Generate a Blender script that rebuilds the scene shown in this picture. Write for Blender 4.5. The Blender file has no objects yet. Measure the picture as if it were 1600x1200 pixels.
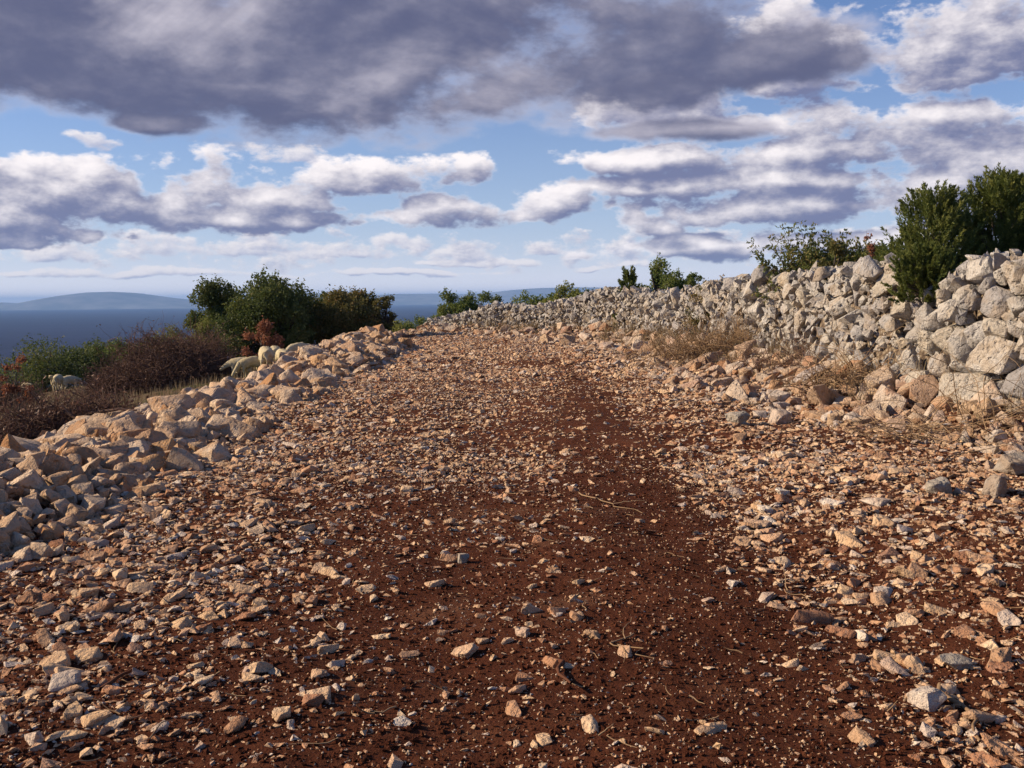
import bpy, bmesh, math, random
import numpy as np
from mathutils import Vector, Matrix

rng = np.random.default_rng(11)
random.seed(11)
S = bpy.context.scene
COL = S.collection
R = math.radians

# ------------------------------------------------------------------ camera
FPX = 1570.0
cam_d = bpy.data.cameras.new('camera')
cam = bpy.data.objects.new('camera', cam_d)
COL.objects.link(cam)
cam_d.sensor_width = 36.0
cam_d.lens = 36.0 * FPX / 1600.0
cam_d.clip_start = 0.05
cam_d.clip_end = 80000
EYE = 1.6
CAM_R = Matrix.Rotation(R(90 - 4.88), 3, 'X') @ Matrix.Rotation(R(-0.6), 3, 'Z')
cam.matrix_world = Matrix.Translation((0, 0, EYE)) @ CAM_R.to_4x4()
S.camera = cam

def at(px, py, Y):
    """point at depth Y seen at that place of the photograph"""
    d = CAM_R @ Vector(((px - 800) / FPX, (600 - py) / FPX, -1.0))
    k = Y / d.y
    return Vector((d.x * k, Y, EYE + d.z * k))

# ------------------------------------------------------------------ sun, sky, exposure
SUN_AZ, SUN_EL = -88.0, 27.0
sd = Vector((math.cos(R(SUN_EL)) * math.sin(R(SUN_AZ)), math.cos(R(SUN_EL)) * math.cos(R(SUN_AZ)), math.sin(R(SUN_EL))))
sun_d = bpy.data.lights.new('sun', 'SUN')
sun_d.energy = 5.0
sun_d.angle = R(0.6)
sun_d.color = (1.0, 0.81, 0.57)
sun = bpy.data.objects.new('sun', sun_d)
COL.objects.link(sun)
sun.rotation_euler = sd.to_track_quat('Z', 'Y').to_euler()
sun.location = sd * 50

S.view_settings.view_transform = 'Standard'
S.view_settings.look = 'None'
S.view_settings.exposure = 0.6
S.view_settings.gamma = 1.0
S.view_settings.use_curve_mapping = False
S.cycles.max_bounces = 5
S.cycles.diffuse_bounces = 3
S.cycles.glossy_bounces = 2
S.cycles.transmission_bounces = 2
S.cycles.volume_bounces = 0
S.cycles.use_denoising = True
S.cycles.caustics_reflective = False
S.cycles.caustics_refractive = False

# ---- small node language
class NT:
    def __init__(self, tree):
        self.t = tree
        self.n = tree.nodes
        self.l = tree.links
    def put(self, sock, v):
        if isinstance(v, bpy.types.NodeSocket):
            self.l.new(v, sock)
        elif v is not None:
            sock.default_value = v
    def m(self, op, a, b=None, c=None, clamp=False):
        n = self.n.new('ShaderNodeMath'); n.operation = op; n.use_clamp = clamp
        self.put(n.inputs[0], a); self.put(n.inputs[1], b); self.put(n.inputs[2], c)
        return n.outputs[0]
    def v(self, op, a, b=None, c=None):
        n = self.n.new('ShaderNodeVectorMath'); n.operation = op
        self.put(n.inputs[0], a); self.put(n.inputs[1], b); self.put(n.inputs[2], c)
        return n.outputs['Value'] if op in ('DOT_PRODUCT', 'LENGTH', 'DISTANCE') else n.outputs[0]
    def xyz(self, x, y, z=0.0):
        n = self.n.new('ShaderNodeCombineXYZ')
        self.put(n.inputs[0], x); self.put(n.inputs[1], y); self.put(n.inputs[2], z)
        return n.outputs[0]
    def scale(self, v, k):
        n = self.n.new('ShaderNodeVectorMath'); n.operation = 'SCALE'; self.put(n.inputs[0], v); n.inputs['Scale'].default_value = k
        return n.outputs[0]
    def sep(self, v):
        n = self.n.new('ShaderNodeSeparateXYZ'); self.put(n.inputs[0], v)
        return n.outputs
    def noise(self, vec, scale, detail=4.0, rough=0.55, dim='3D', dist=0.0, color=False):
        n = self.n.new('ShaderNodeTexNoise'); n.noise_dimensions = dim
        self.put(n.inputs['Vector'], vec); self.put(n.inputs['Scale'], scale)
        n.inputs['Detail'].default_value = detail; n.inputs['Roughness'].default_value = rough
        n.inputs['Distortion'].default_value = dist
        return n.outputs['Color' if color else 'Fac']
    def voro(self, vec, scale, feature='F1', out='Distance'):
        n = self.n.new('ShaderNodeTexVoronoi'); n.feature = feature
        self.put(n.inputs['Vector'], vec); self.put(n.inputs['Scale'], scale)
        return n.outputs[out]
    def ramp(self, fac, stops):
        n = self.n.new('ShaderNodeValToRGB')
        e = n.color_ramp.elements
        while len(e) > 1: e.remove(e[-1])
        e[0].position = stops[0][0]; e[0].color = (*stops[0][1], 1)
        for p, c in stops[1:]:
            x = e.new(p); x.color = (*c, 1)
        self.put(n.inputs[0], fac)
        return n.outputs[0]
    def mix(self, fac, a, b, mode='MIX'):
        n = self.n.new('ShaderNodeMix'); n.data_type = 'RGBA'; n.blend_type = mode
        n.clamp_factor = True
        self.put(n.inputs[0], fac)
        self.put(n.inputs[6], a if isinstance(a, bpy.types.NodeSocket) else (*a, 1))
        self.put(n.inputs[7], b if isinstance(b, bpy.types.NodeSocket) else (*b, 1))
        return n.outputs[2]
    def range(self, x, a, b, c=0.0, d=1.0, smooth=True):
        n = self.n.new('ShaderNodeMapRange'); n.interpolation_type = 'SMOOTHSTEP' if smooth else 'LINEAR'
        self.put(n.inputs[0], x)
        for i, q in enumerate((a, b, c, d)): self.put(n.inputs[1 + i], q)
        return n.outputs[0]

# ---- the sky: Nishita air with procedural clouds laid over it by bearing and height
W = bpy.data.worlds.new('World'); S.world = W; W.use_nodes = True
W.node_tree.nodes.clear()
w = NT(W.node_tree)
SKY_STRENGTH = 0.065
CLOUD = 0.68
geo = w.n.new('ShaderNodeTexCoord')
dx, dy, dz = w.sep(geo.outputs['Generated'])
elev0 = w.m('MULTIPLY', w.m('ARCSINE', dz), 57.2958)
elev = w.m('MAXIMUM', elev0, 0.0)
azim = w.m('MULTIPLY', w.m('ARCTAN2', dx, dy), 57.2958)
sky = w.n.new('ShaderNodeTexSky'); sky.sky_type = 'NISHITA'; sky.sun_disc = False
sky.sun_elevation = R(SUN_EL); sky.sun_rotation = R(SUN_AZ)
sky.altitude = 50; sky.air_density = 1.0; sky.dust_density = 0.4; sky.ozone_density = 5.0
w.put(sky.inputs[0], w.v('NORMALIZE', w.xyz(dx, dy, w.m('MAXIMUM', dz, 0.012))))
air = w.mix(1.0, sky.outputs[0], (.84, .95, 1.20), 'MULTIPLY')

# bearing, height, half width, half height above and below the flat part (degrees)
NEAR = [(-11.5, 12.9, 25.0, 10.95, 4.5), (-26, 12.8, 14, 8, 4.0), (-18.4, 9.3, 3.2, .9, .8), (6.6, 13.6, 9.5, 5.47, 4.0), (-1, 14.5, 11, 6, 4.5), (14.5, 13.0, 6.5, 2.6, 2.2), (10.5, 9.2, 6.5, .8, .8), (-48, 14, 20, 12, 4), (10, 38, 55, 17, 14)]
MID = [(8.69, 9.9, 4.58, 2.26, 1.09), (14.99, 12.38, 6.45, 2.92, 1.75), (23.38, 12.46, 8.15, 2.74, 2.19), (7.63, 7.68, 6.62, 1.09, .8),
       (20.73, 7.97, 9.84, 2.48, 1.9), (18.88, 4.76, 11.88, 1.9, 1.46), (10.81, 2.86, 7.47, 1.02, .8), (21.46, 2.83, 7.47, 1.09, .91),
       (2.27, 4.85, 3.22, 1.9, .73), (-22.48, 4.9, 12.9, 2.92, 1.75), (-7.4, 6.66, 7.3, 1.53, .95), (-4.4, 4.84, 3.8, 1.68, .95),
       (-24.37, 3.26, 5.09, 1.24, .51), (7.99, 4.05, 2.04, 1.09, .73),
       (10.8, 9.0, 6.3, .9, .9), (14, 6.2, 9, 1.0, .8), (27, 6.3, 7, 1.4, 1.0), (12, 4.6, 6, 1.2, .8), (26, 3.6, 9, 1.2, .9), (22, 9.0, 8, 1.2, 1.0), (17, 7.6, 11, 1.2, 1.1), (-14, 5.4, 6, 1.5, .9), (-16, 4.4, 7, 1.2, .7),
       (38, 9, 10, 4, 3), (-42, 7, 9, 2.5, 1.6)]
FAR = [(-12.6, 7.75, 2.6, .62, .4), (-22.01, 8.51, 1.5, .55, .4), (-2.82, 2.41, 1.76, .8, .36), (1.89, 2.72, 1.43, .73, .33), (-5.69, 3.0, 1.36, .8, .29), (-9.26, 2.52, 3.73, .95, .36),
       (-17.79, 2.72, 5.77, .88, .44), (-13.42, 3.15, 3.05, .73, .36), (-25.01, 2.41, 4.07, .58, .29), (-1.38, 1.96, 5.09, .29, .18),
       (-20.74, 1.6, 7.13, .29, .22), (-7.16, 1.37, 8.82, .22, .18), (5.49, 1.78, 5.77, .26, .18)]

def cloud_field(clouds, az, el, scale, amp, seed, warp, stretch=1.8, detail=8.0, rough=0.6):
    """how far inside a cloud a direction is: soft ellipses, broken up by noise"""
    p = w.xyz(w.m('MULTIPLY', az, 1.0 / stretch), el, seed)
    wn = w.noise(p, scale * 0.55, 3.0, 0.55, color=True)
    wx_, wy_, _ = w.sep(wn)
    az = w.m('ADD', az, w.m('MULTIPLY', w.m('SUBTRACT', wx_, 0.5), warp * 2.6))
    el = w.m('ADD', el, w.m('MULTIPLY', w.m('SUBTRACT', wy_, 0.5), warp))
    best = None
    for a, e, hw, ht, hb in clouds:
        x = w.m('MULTIPLY_ADD', az, 1.0 / hw, -a / hw)
        y = w.m('SUBTRACT', el, e)
        y = w.m('MAXIMUM', w.m('MULTIPLY', y, 1.0 / ht), w.m('MULTIPLY', y, -1.0 / hb))
        r2 = w.m('MULTIPLY_ADD', x, x, w.m('MULTIPLY', y, y))
        best = r2 if best is None else w.m('SMOOTH_MIN', best, r2, 0.3)
    f = w.m('SUBTRACT', 1.0, w.m('MINIMUM', best, 2.2))
    n = w.noise(p, scale, detail, rough)
    return f, w.m('MULTIPLY', w.m('SUBTRACT', n, 0.5), amp)

def cloud_layer(base, clouds, scale, amp, seed, warp, delta, soft, shade, lit, kb, kn, bias, opacity=1.0, edge=0.35, lo=0.0, mottle=0.0):
    f0, n0 = cloud_field(clouds, azim, elev, scale, amp, seed, warp)
    f1, n1 = cloud_field(clouds, w.m('SUBTRACT', azim, delta * 1.1), w.m('ADD', elev, delta), scale, amp, seed, warp)
    dens = w.range(w.m('ADD', f0, n0), lo, lo + soft)
    L = w.m('MULTIPLY_ADD', w.m('SUBTRACT', w.m('MINIMUM', f0, 1.2), w.m('MINIMUM', f1, 1.2)), kb, bias)
    L = w.m('MULTIPLY_ADD', w.m('SUBTRACT', n0, n1), kn, L)
    L = w.m('ADD', L, w.m('MULTIPLY', w.m('SUBTRACT', 1.0, dens), edge))
    if mottle:
        pm = w.xyz(w.m('MULTIPLY', azim, 0.5), elev, seed + 40)
        L = w.m('ADD', L, w.m('MULTIPLY', w.range(w.noise(pm, 0.13, 6.0, 0.55, dist=0.6), 0.42, 0.72), mottle))
    L = w.range(L, -0.1, 1.0)
    c = w.mix(L, tuple(CLOUD * q / SKY_STRENGTH for q in shade), tuple(CLOUD * q / SKY_STRENGTH for q in lit))
    return w.mix(w.m('MULTIPLY', dens, opacity), base, c)

# thin pale veil low over the sea, then three layers of cloud, the farthest first
veil = w.m('MULTIPLY', w.m('POWER', 2.718, w.m('MULTIPLY', elev, -0.16)), 0.90)
low = w.m('POWER', 2.718, w.m('MULTIPLY', elev, -0.8))
c0 = w.mix(veil, air, w.mix(low, tuple(CLOUD * q / SKY_STRENGTH for q in (0.66, 0.74, 0.92)), tuple(CLOUD * q / SKY_STRENGTH for q in (1.7, 1.5, 1.4))))
c1 = cloud_layer(c0, FAR, 0.85, 5.5, 3.1, 1.3, 0.20, 0.9, (0.42, 0.44, 0.60), (0.98, 0.91, 0.90), 0.7, 0.35, 0.45, 0.85)
c1 = cloud_layer(c1, [(-4, 2.7, 45, 1.5, 1.6)], 0.95, 5.5, 21.7, 0.8, 0.22, 0.8, (0.36, 0.39, 0.56), (1.0, 0.93, 0.91), 0.1, 0.45, 0.36, 0.9, .3, .75)
c2 = cloud_layer(c1, MID, 0.40, 5.0, 7.7, 2.2, 0.85, 0.55, (0.18, 0.195, 0.335), (1.08, 1.0, 0.99), 0.62, 0.42, 0.20, 0.97, .65)
c3 = cloud_layer(c2, NEAR, 0.20, 3.4, 12.4, 2.4, 0.8, 0.75, (0.115, 0.122, 0.215), (0.74, 0.69, 0.76), 0.45, 0.34, 0.04, 0.98, .85, 0.0, .55)
bg = w.n.new('ShaderNodeBackground'); w.put(bg.inputs[0], c3); bg.inputs[1].default_value = SKY_STRENGTH
out = w.n.new('ShaderNodeOutputWorld'); w.l.new(bg.outputs[0], out.inputs[0])
W.cycles.sampling_method = 'MANUAL'; W.cycles.sample_map_resolution = 512

# ------------------------------------------------------------------ helpers
def mesh_from(name, V, F, mat=None, smooth=False, rnd=None):
    V = np.ascontiguousarray(V, dtype=np.float32); F = np.ascontiguousarray(F, dtype=np.int32)
    me = bpy.data.meshes.new(name)
    k = F.shape[1]
    me.vertices.add(len(V)); me.vertices.foreach_set('co', V.ravel())
    me.loops.add(F.size); me.loops.foreach_set('vertex_index', F.ravel())
    me.polygons.add(len(F)); me.polygons.foreach_set('loop_start', np.arange(0, F.size, k, dtype=np.int32))
    if smooth: me.polygons.foreach_set('use_smooth', np.ones(len(F), dtype=bool))
    if rnd is not None:
        a = me.attributes.new('rnd', 'FLOAT', 'POINT'); a.data.foreach_set('value', np.ascontiguousarray(rnd, dtype=np.float32))
    me.update(calc_edges=True)
    if not smooth: me.shade_flat()
    elif smooth == 'edges': me.set_sharp_from_angle(angle=R(26))
    if mat: me.materials.append(mat)
    return me

def link(name, me, parent=None, loc=None, kind=None):
    o = bpy.data.objects.new(name, me); COL.objects.link(o)
    if parent is not None: o.parent = parent
    if loc is not None: o.location = loc
    if kind: o['kind'] = kind
    return o

def thing(name, label, cat, loc, group=None):
    o = bpy.data.objects.new(name, None); COL.objects.link(o)
    o.empty_display_size = 0.2
    o.location = loc; o['label'] = label; o['category'] = cat
    if group: o['group'] = group
    return o

def tag(o, label, cat, group=None):
    o['label'] = label; o['category'] = cat
    if group: o['group'] = group
    return o

def sstep(a, b, x):
    t = np.clip((np.asarray(x, float) - a) / (b - a), 0, 1)
    return t * t * (3 - 2 * t)

_lat = rng.random((256, 256))
def vnoise(x, y, s, off=0.0):
    x = np.asarray(x, float) / s + off * 17.3 + 1000; y = np.asarray(y, float) / s + off * 9.1 + 1000
    xi = np.floor(x).astype(int); yi = np.floor(y).astype(int)
    fx = x - xi; fy = y - yi
    fx = fx * fx * (3 - 2 * fx); fy = fy * fy * (3 - 2 * fy)
    g = lambda i, j: _lat[(xi + i) % 256, (yi + j) % 256]
    return (g(0, 0) * (1 - fx) + g(1, 0) * fx) * (1 - fy) + (g(0, 1) * (1 - fx) + g(1, 1) * fx) * fy - 0.5

def rot_mats(n, tilt=math.pi, r=None):
    """random rotations: full spin about z, tilt up to the given angle"""
    r = r or rng
    a = r.random(n) * 2 * math.pi; b = (r.random(n) ** 0.7) * tilt; c = r.random(n) * 2 * math.pi
    def rz(t):
        m = np.zeros((n, 3, 3)); m[:, 0, 0] = np.cos(t); m[:, 0, 1] = -np.sin(t); m[:, 1, 0] = np.sin(t); m[:, 1, 1] = np.cos(t); m[:, 2, 2] = 1
        return m
    rx = np.zeros((n, 3, 3)); rx[:, 0, 0] = 1; rx[:, 1, 1] = np.cos(b); rx[:, 1, 2] = -np.sin(b); rx[:, 2, 1] = np.sin(b); rx[:, 2, 2] = np.cos(b)
    return rz(c) @ rx @ rz(a)

# ---- stones
def ico(level):
    t = (1 + 5 ** 0.5) / 2
    V = [(-1, t, 0), (1, t, 0), (-1, -t, 0), (1, -t, 0), (0, -1, t), (0, 1, t), (0, -1, -t), (0, 1, -t), (t, 0, -1), (t, 0, 1), (-t, 0, -1), (-t, 0, 1)]
    F = [(0, 11, 5), (0, 5, 1), (0, 1, 7), (0, 7, 10), (0, 10, 11), (1, 5, 9), (5, 11, 4), (11, 10, 2), (10, 7, 6), (7, 1, 8),
         (3, 9, 4), (3, 4, 2), (3, 2, 6), (3, 6, 8), (3, 8, 9), (4, 9, 5), (2, 4, 11), (6, 2, 10), (8, 6, 7), (9, 8, 1)]
    V = [np.array(v, float) / np.linalg.norm(v) for v in V]
    for _ in range(level):
        cache = {}; G = []
        def mid(a, b):
            k = (min(a, b), max(a, b))
            if k not in cache:
                v = V[a] + V[b]; V.append(v / np.linalg.norm(v)); cache[k] = len(V) - 1
            return cache[k]
        for a, b, c in F:
            ab, bc, ca = mid(a, b), mid(b, c), mid(c, a)
            G += [(a, ab, ca), (b, bc, ab), (c, ca, bc), (ab, bc, ca)]
        F = G
    return np.array(V), np.array(F)

ICO = {k: ico(k) for k in range(4)}
def rock(npts, bev=0.0, sub=0, rough=0.0, box=0.0):
    """an angular lump of limestone: the hull of random points, edges chipped, faces roughened"""
    bm = bmesh.new()
    P = rng.normal(size=(npts, 3)); P /= np.linalg.norm(P, axis=1)[:, None]
    if box: P = np.sign(P) * np.abs(P) ** (1 - box)
    P *= (.72 + .36 * rng.random(npts))[:, None]
    for p in P: bm.verts.new(p)
    r = bmesh.ops.convex_hull(bm, input=bm.verts[:])
    bmesh.ops.delete(bm, geom=[g for g in r['geom_interior'] if isinstance(g, bmesh.types.BMVert)], context='VERTS')
    bmesh.ops.dissolve_limit(bm, angle_limit=R(9), verts=bm.verts[:], edges=bm.edges[:])
    if bev: bmesh.ops.bevel(bm, geom=bm.edges[:], offset=bev, segments=1, affect='EDGES', clamp_overlap=True)
    bmesh.ops.triangulate(bm, faces=bm.faces[:])
    for _ in range(sub):
        bmesh.ops.subdivide_edges(bm, edges=[e for e in bm.edges if e.calc_length() > .16], cuts=1, use_grid_fill=True)
        bmesh.ops.triangulate(bm, faces=bm.faces[:])
    bmesh.ops.recalc_face_normals(bm, faces=bm.faces[:])
    bm.verts.ensure_lookup_table(); bm.verts.index_update()
    V = np.array([v.co[:] for v in bm.verts]); F = np.array([[v.index for v in f.verts] for f in bm.faces])
    bm.free()
    if rough:
        D = V / (np.linalg.norm(V, axis=1)[:, None] + 1e-9); k = 0
        for w_ in (3.0, 6.5, 13.0):
            A = rng.normal(size=(6, 3)) * w_; ph = rng.random(6) * 6.28
            k = k + rough * (3.0 / w_) ** .75 * np.sin(V @ A.T + ph).sum(1) / 4
        pits = np.zeros(len(V))
        for _ in range(4):
            p = rng.normal(size=3); p /= np.linalg.norm(p); pits += rng.random() * np.exp(-((D - p) ** 2).sum(1) / .12)
        V = V * (1 + k - .9 * rough * pits)[:, None]
    V = V / np.abs(V).max(0)
    return V, F

PEBBLE = [rock(int(rng.integers(7, 9))) for _ in range(24)]
COBBLE = [rock(int(rng.integers(9, 13))) for _ in range(30)]
STONE = [rock(int(rng.integers(12, 18)), .05, 1, .045, .35) for _ in range(30)]
BOULDER = [rock(int(rng.integers(15, 22)), .06, 2, .065, .42) for _ in range(24)]
OCTA = (np.array([(1, 0, 0), (-1, 0, 0), (0, 1, 0), (0, -1, 0), (0, 0, 1), (0, 0, -1)], float),
        np.array([(0, 2, 4), (2, 1, 4), (1, 3, 4), (3, 0, 4), (2, 0, 5), (1, 2, 5), (3, 1, 5), (0, 3, 5)]))

def join_stones(name, protos, pos, Rm, sc, rnd, mat, parent=None, smooth=False):
    which = rng.integers(0, len(protos), len(pos))
    Vs, Fs, Rs, base = [], [], [], 0
    for i, (V, F) in enumerate(protos):
        s = np.nonzero(which == i)[0]
        if not len(s): continue
        P = np.einsum('nij,nvj->nvi', Rm[s], V[None] * sc[s][:, None, :]) + pos[s][:, None, :]
        Vs.append(P.reshape(-1, 3)); nv = len(V)
        Fs.append((F[None] + (base + np.arange(len(s)) * nv)[:, None, None]).reshape(-1, 3))
        Rs.append(np.repeat(rnd[s], nv)); base += nv * len(s)
    V = np.concatenate(Vs)
    if parent is not None: V = V - np.array(parent.location)[None]
    return link(name, mesh_from(name, V, np.concatenate(Fs), mat, smooth, np.concatenate(Rs)), parent, kind='stuff')

def part_stones(protos_me, pos, Rm, sc, parent, name='stone'):
    src = [bpy.data.objects.new(name, m) for m in protos_me]
    used = set()
    for p, r, s in zip(pos, Rm, sc):
        k = int(rng.integers(0, len(src)))
        if k in used: o = src[k].copy()
        else: o = src[k]; used.add(k)
        COL.objects.link(o); o.parent = parent
        M = Matrix([list(q) for q in (r * s[None, :])]).to_4x4()
        M.translation = Vector(p) - parent.location
        o.matrix_local = M
    for k, o in enumerate(src):
        if k not in used: bpy.data.objects.remove(o)

# ------------------------------------------------------------------ materials
def new_mat(name):
    m = bpy.data.materials.new(name); m.use_nodes = True
    m.node_tree.nodes.clear()
    n = NT(m.node_tree)
    b = n.n.new('ShaderNodeBsdfPrincipled'); o = n.n.new('ShaderNodeOutputMaterial')
    n.l.new(b.outputs[0], o.inputs[0])
    return m, n, b

def rnd_val(n):
    a = n.n.new('ShaderNodeAttribute'); a.attribute_name = 'rnd'
    i = n.n.new('ShaderNodeObjectInfo')
    return n.m('FRACT', n.m('ADD', a.outputs['Fac'], i.outputs['Random']))

def pos_of(n):
    return n.n.new('ShaderNodeNewGeometry').outputs['Position']

def bump(n, b, h, strength, dist):
    k = n.n.new('ShaderNodeBump'); k.inputs['Strength'].default_value = strength; k.inputs['Distance'].default_value = dist
    n.put(k.inputs['Height'], h); n.l.new(k.outputs[0], b.inputs['Normal'])

def stone_mat(name, stops, stain, stain_amt, spot=(0.30, 0.29, 0.27), spot_amt=0.35, fine=26.0):
    m, n, b = new_mat(name)
    r = rnd_val(n); p = pos_of(n)
    col = n.ramp(r, stops)
    n1 = n.noise(p, 9.0, 5, 0.6)
    col = n.mix(n.range(n1, 0.35, 0.7, 0.0, 0.55), col, n.mix(1.0, col, (0.62, 0.55, 0.50), 'MULTIPLY'))
    n2 = n.noise(n.v('ADD', p, (7.3, 1.1, 4.2)), fine, 4, 0.65)
    col = n.mix(n.m('MULTIPLY', n.range(n2, 0.52, 0.66), spot_amt), col, spot)
    n3 = n.noise(n.v('ADD', p, (3.1, 8.4, 2.7)), 4.2, 4, 0.6)
    r2 = n.m('FRACT', n.m('MULTIPLY', r, 7.31))
    st = n.range(n.m('ADD', n3, n.m('MULTIPLY', n.m('SUBTRACT', r2, 0.5), 0.3)), 0.48, 0.68)
    col = n.mix(n.m('MULTIPLY', st, stain_amt), col, stain)
    n.put(b.inputs['Base Color'], col)
    b.inputs['Roughness'].default_value = 0.92; b.inputs['Specular IOR Level'].default_value = 0.15
    h = n.m('ADD', n.noise(p, 16.0, 6, 0.65), n.m('MULTIPLY', n.noise(p, 60.0, 3, 0.6), 0.35))
    h = n.m('ADD', h, n.m('MULTIPLY', n.noise(p, 6.0, 3, .6), .8))
    vd = n.voro(n.v('ADD', p, n.scale(n.noise(p, 12.0, 2, .5, color=True), .12)), 11.0, 'F1')
    h = n.m('ADD', h, n.m('MULTIPLY', n.range(vd, .05, .45), .55))
    bump(n, b, h, 1.0, 0.05)
    return m

M_WALL = stone_mat('wall_limestone', [(0, (0.453, 0.419, 0.378)), (.3, (0.546, 0.509, 0.462)), (.5, (0.371, 0.355, 0.348)), (.68, (0.515, 0.456, 0.372)), (.85, (0.309, 0.292, 0.288)), (1, (0.433, 0.403, 0.384))],
                   (.36, .25, .14), 0.40, (.17, .165, .155), 0.75, 20.0)
M_FAR = M_WALL
M_HEAP = stone_mat('quarried_limestone', [(0, (0.584, 0.425, 0.291)), (.3, (0.665, 0.509, 0.367)), (.5, (0.504, 0.305, 0.159)), (.7, (0.625, 0.481, 0.357)), (.85, (0.444, 0.231, 0.103)), (1, (0.524, 0.416, 0.329))],
                   (.38, .20, .09), 0.5)
M_RUB = stone_mat('rubble_limestone', [(0, (0.562, 0.443, 0.336)), (.35, (0.508, 0.356, 0.228)), (.55, (0.594, 0.508, 0.432)), (.8, (0.454, 0.270, 0.144)), (1, (0.432, 0.389, 0.372))],
                  (.30, .13, .06), 0.6)
M_GRAV = stone_mat('track_gravel', [(0, (0.635, 0.419, 0.243)), (.22, (0.749, 0.554, 0.372)), (.42, (0.477, 0.237, 0.128)), (.62, (0.680, 0.475, 0.295)), (.8, (0.363, 0.171, 0.096)), (.9, (0.760, 0.656, 0.539)), (1, (0.545, 0.431, 0.359))],
                   (.26, .11, .05), 0.42, spot_amt=0.25, fine=70)
M_GREY = stone_mat('grey_limestone', [(0, (.37, .325, .27)), (1, (.44, .39, .33))], (.30, .17, .09), 0.35, (.22, .215, .21), 0.5)

m, n, b = new_mat('red_soil'); M_SOIL = m
p = pos_of(n)
big = n.noise(p, 0.55, 4, 0.6); fine_ = n.noise(p, 38.0, 5, 0.7); midn = n.noise(p, 6.0, 4, 0.6)
c = n.ramp(n.m('ADD', n.m('MULTIPLY', big, 0.5), n.m('MULTIPLY', midn, 0.5)), [(.3, (.044, .014, .0075)), (.5, (.072, .023, .012)), (.68, (.115, .040, .020))])
c = n.mix(n.range(fine_, .5, .72, 0, .6), c, (.135, .058, .028))
c = n.mix(n.range(n.noise(n.v('ADD', p, (5, 2, 0)), 1.4, 5, .65), .54, .70, 0, .45), c, (.17, .080, .045))
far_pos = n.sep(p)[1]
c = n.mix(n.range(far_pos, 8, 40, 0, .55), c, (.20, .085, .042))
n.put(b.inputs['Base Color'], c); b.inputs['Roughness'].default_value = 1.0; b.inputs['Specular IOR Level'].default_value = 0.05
bump(n, b, n.m('ADD', n.m('MULTIPLY', midn, 1.0), n.m('MULTIPLY', fine_, 0.6)), 0.8, 0.05)

m, n, b = new_mat('pasture'); M_LAND = m
p = pos_of(n)
a_ = n.noise(p, 0.35, 5, 0.6); b_ = n.noise(p, 5.0, 5, 0.65); g_ = n.noise(n.v('ADD', p, (40, 3, 0)), 0.12, 4, 0.6)
c = n.ramp(b_, [(.3, (.050, .030, .018)), (.5, (.105, .068, .040)), (.7, (.17, .115, .068))])
c = n.mix(n.range(a_, .45, .62), c, n.ramp(b_, [(.3, (.025, .035, .012)), (.7, (.075, .085, .03))]))
r_ = n.v('LENGTH', p)
c = n.mix(n.range(r_, 45, 110), c, n.ramp(g_, [(.35, (.018, .030, .012)), (.65, (.050, .062, .022))]))
n.put(b.inputs['Base Color'], c); b.inputs['Roughness'].default_value = 1.0; b.inputs['Specular IOR Level'].default_value = 0.05
bump(n, b, b_, 0.8, 0.15)

m, n, b = new_mat('far_hillside'); M_HILL = m
p = pos_of(n)
c = n.ramp(n.noise(p, 0.0035, 5, 0.6), [(.35, (.11, .12, .13)), (.65, (.22, .22, .22))])
n.put(b.inputs['Base Color'], c); b.inputs['Roughness'].default_value = 1.0; b.inputs['Specular IOR Level'].default_value = 0.0

m, n, b = new_mat('sea_water'); M_SEA = m
p = pos_of(n)
b.inputs['Base Color'].default_value = (.010, .020, .055, 1)
sx_, sy_, sz_ = n.sep(p)
q = n.xyz(n.m('MULTIPLY', sx_, 0.25), sy_, 0.0)
rip = n.noise(q, 0.004, 5, 0.6)
b.inputs['Roughness'].default_value = 0.6; b.inputs['Specular IOR Level'].default_value = 0.08
c = n.mix(n.range(rip, .4, .65), (.005, .006, .030), (.011, .013, .050))
n.put(b.inputs['Base Color'], c)
bump(n, b, n.noise(p, 0.35, 4, 0.6), 1.0, 1.2)

def leaf_mat(name, stops, trans=0.35, rough=0.6):
    m = bpy.data.materials.new(name); m.use_nodes = True; m.node_tree.nodes.clear(); n = NT(m.node_tree)
    a = n.n.new('ShaderNodeAttribute'); a.attribute_name = 'rnd'
    col = n.ramp(a.outputs['Fac'], stops)
    b = n.n.new('ShaderNodeBsdfPrincipled'); n.put(b.inputs['Base Color'], col); b.inputs['Roughness'].default_value = rough
    b.inputs['Specular IOR Level'].default_value = 0.25
    t = n.n.new('ShaderNodeBsdfTranslucent'); n.put(t.inputs[0], col)
    x = n.n.new('ShaderNodeMixShader'); x.inputs[0].default_value = trans
    n.l.new(b.outputs[0], x.inputs[1]); n.l.new(t.outputs[0], x.inputs[2])
    o = n.n.new('ShaderNodeOutputMaterial'); n.l.new(x.outputs[0], o.inputs[0])
    return m

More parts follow.
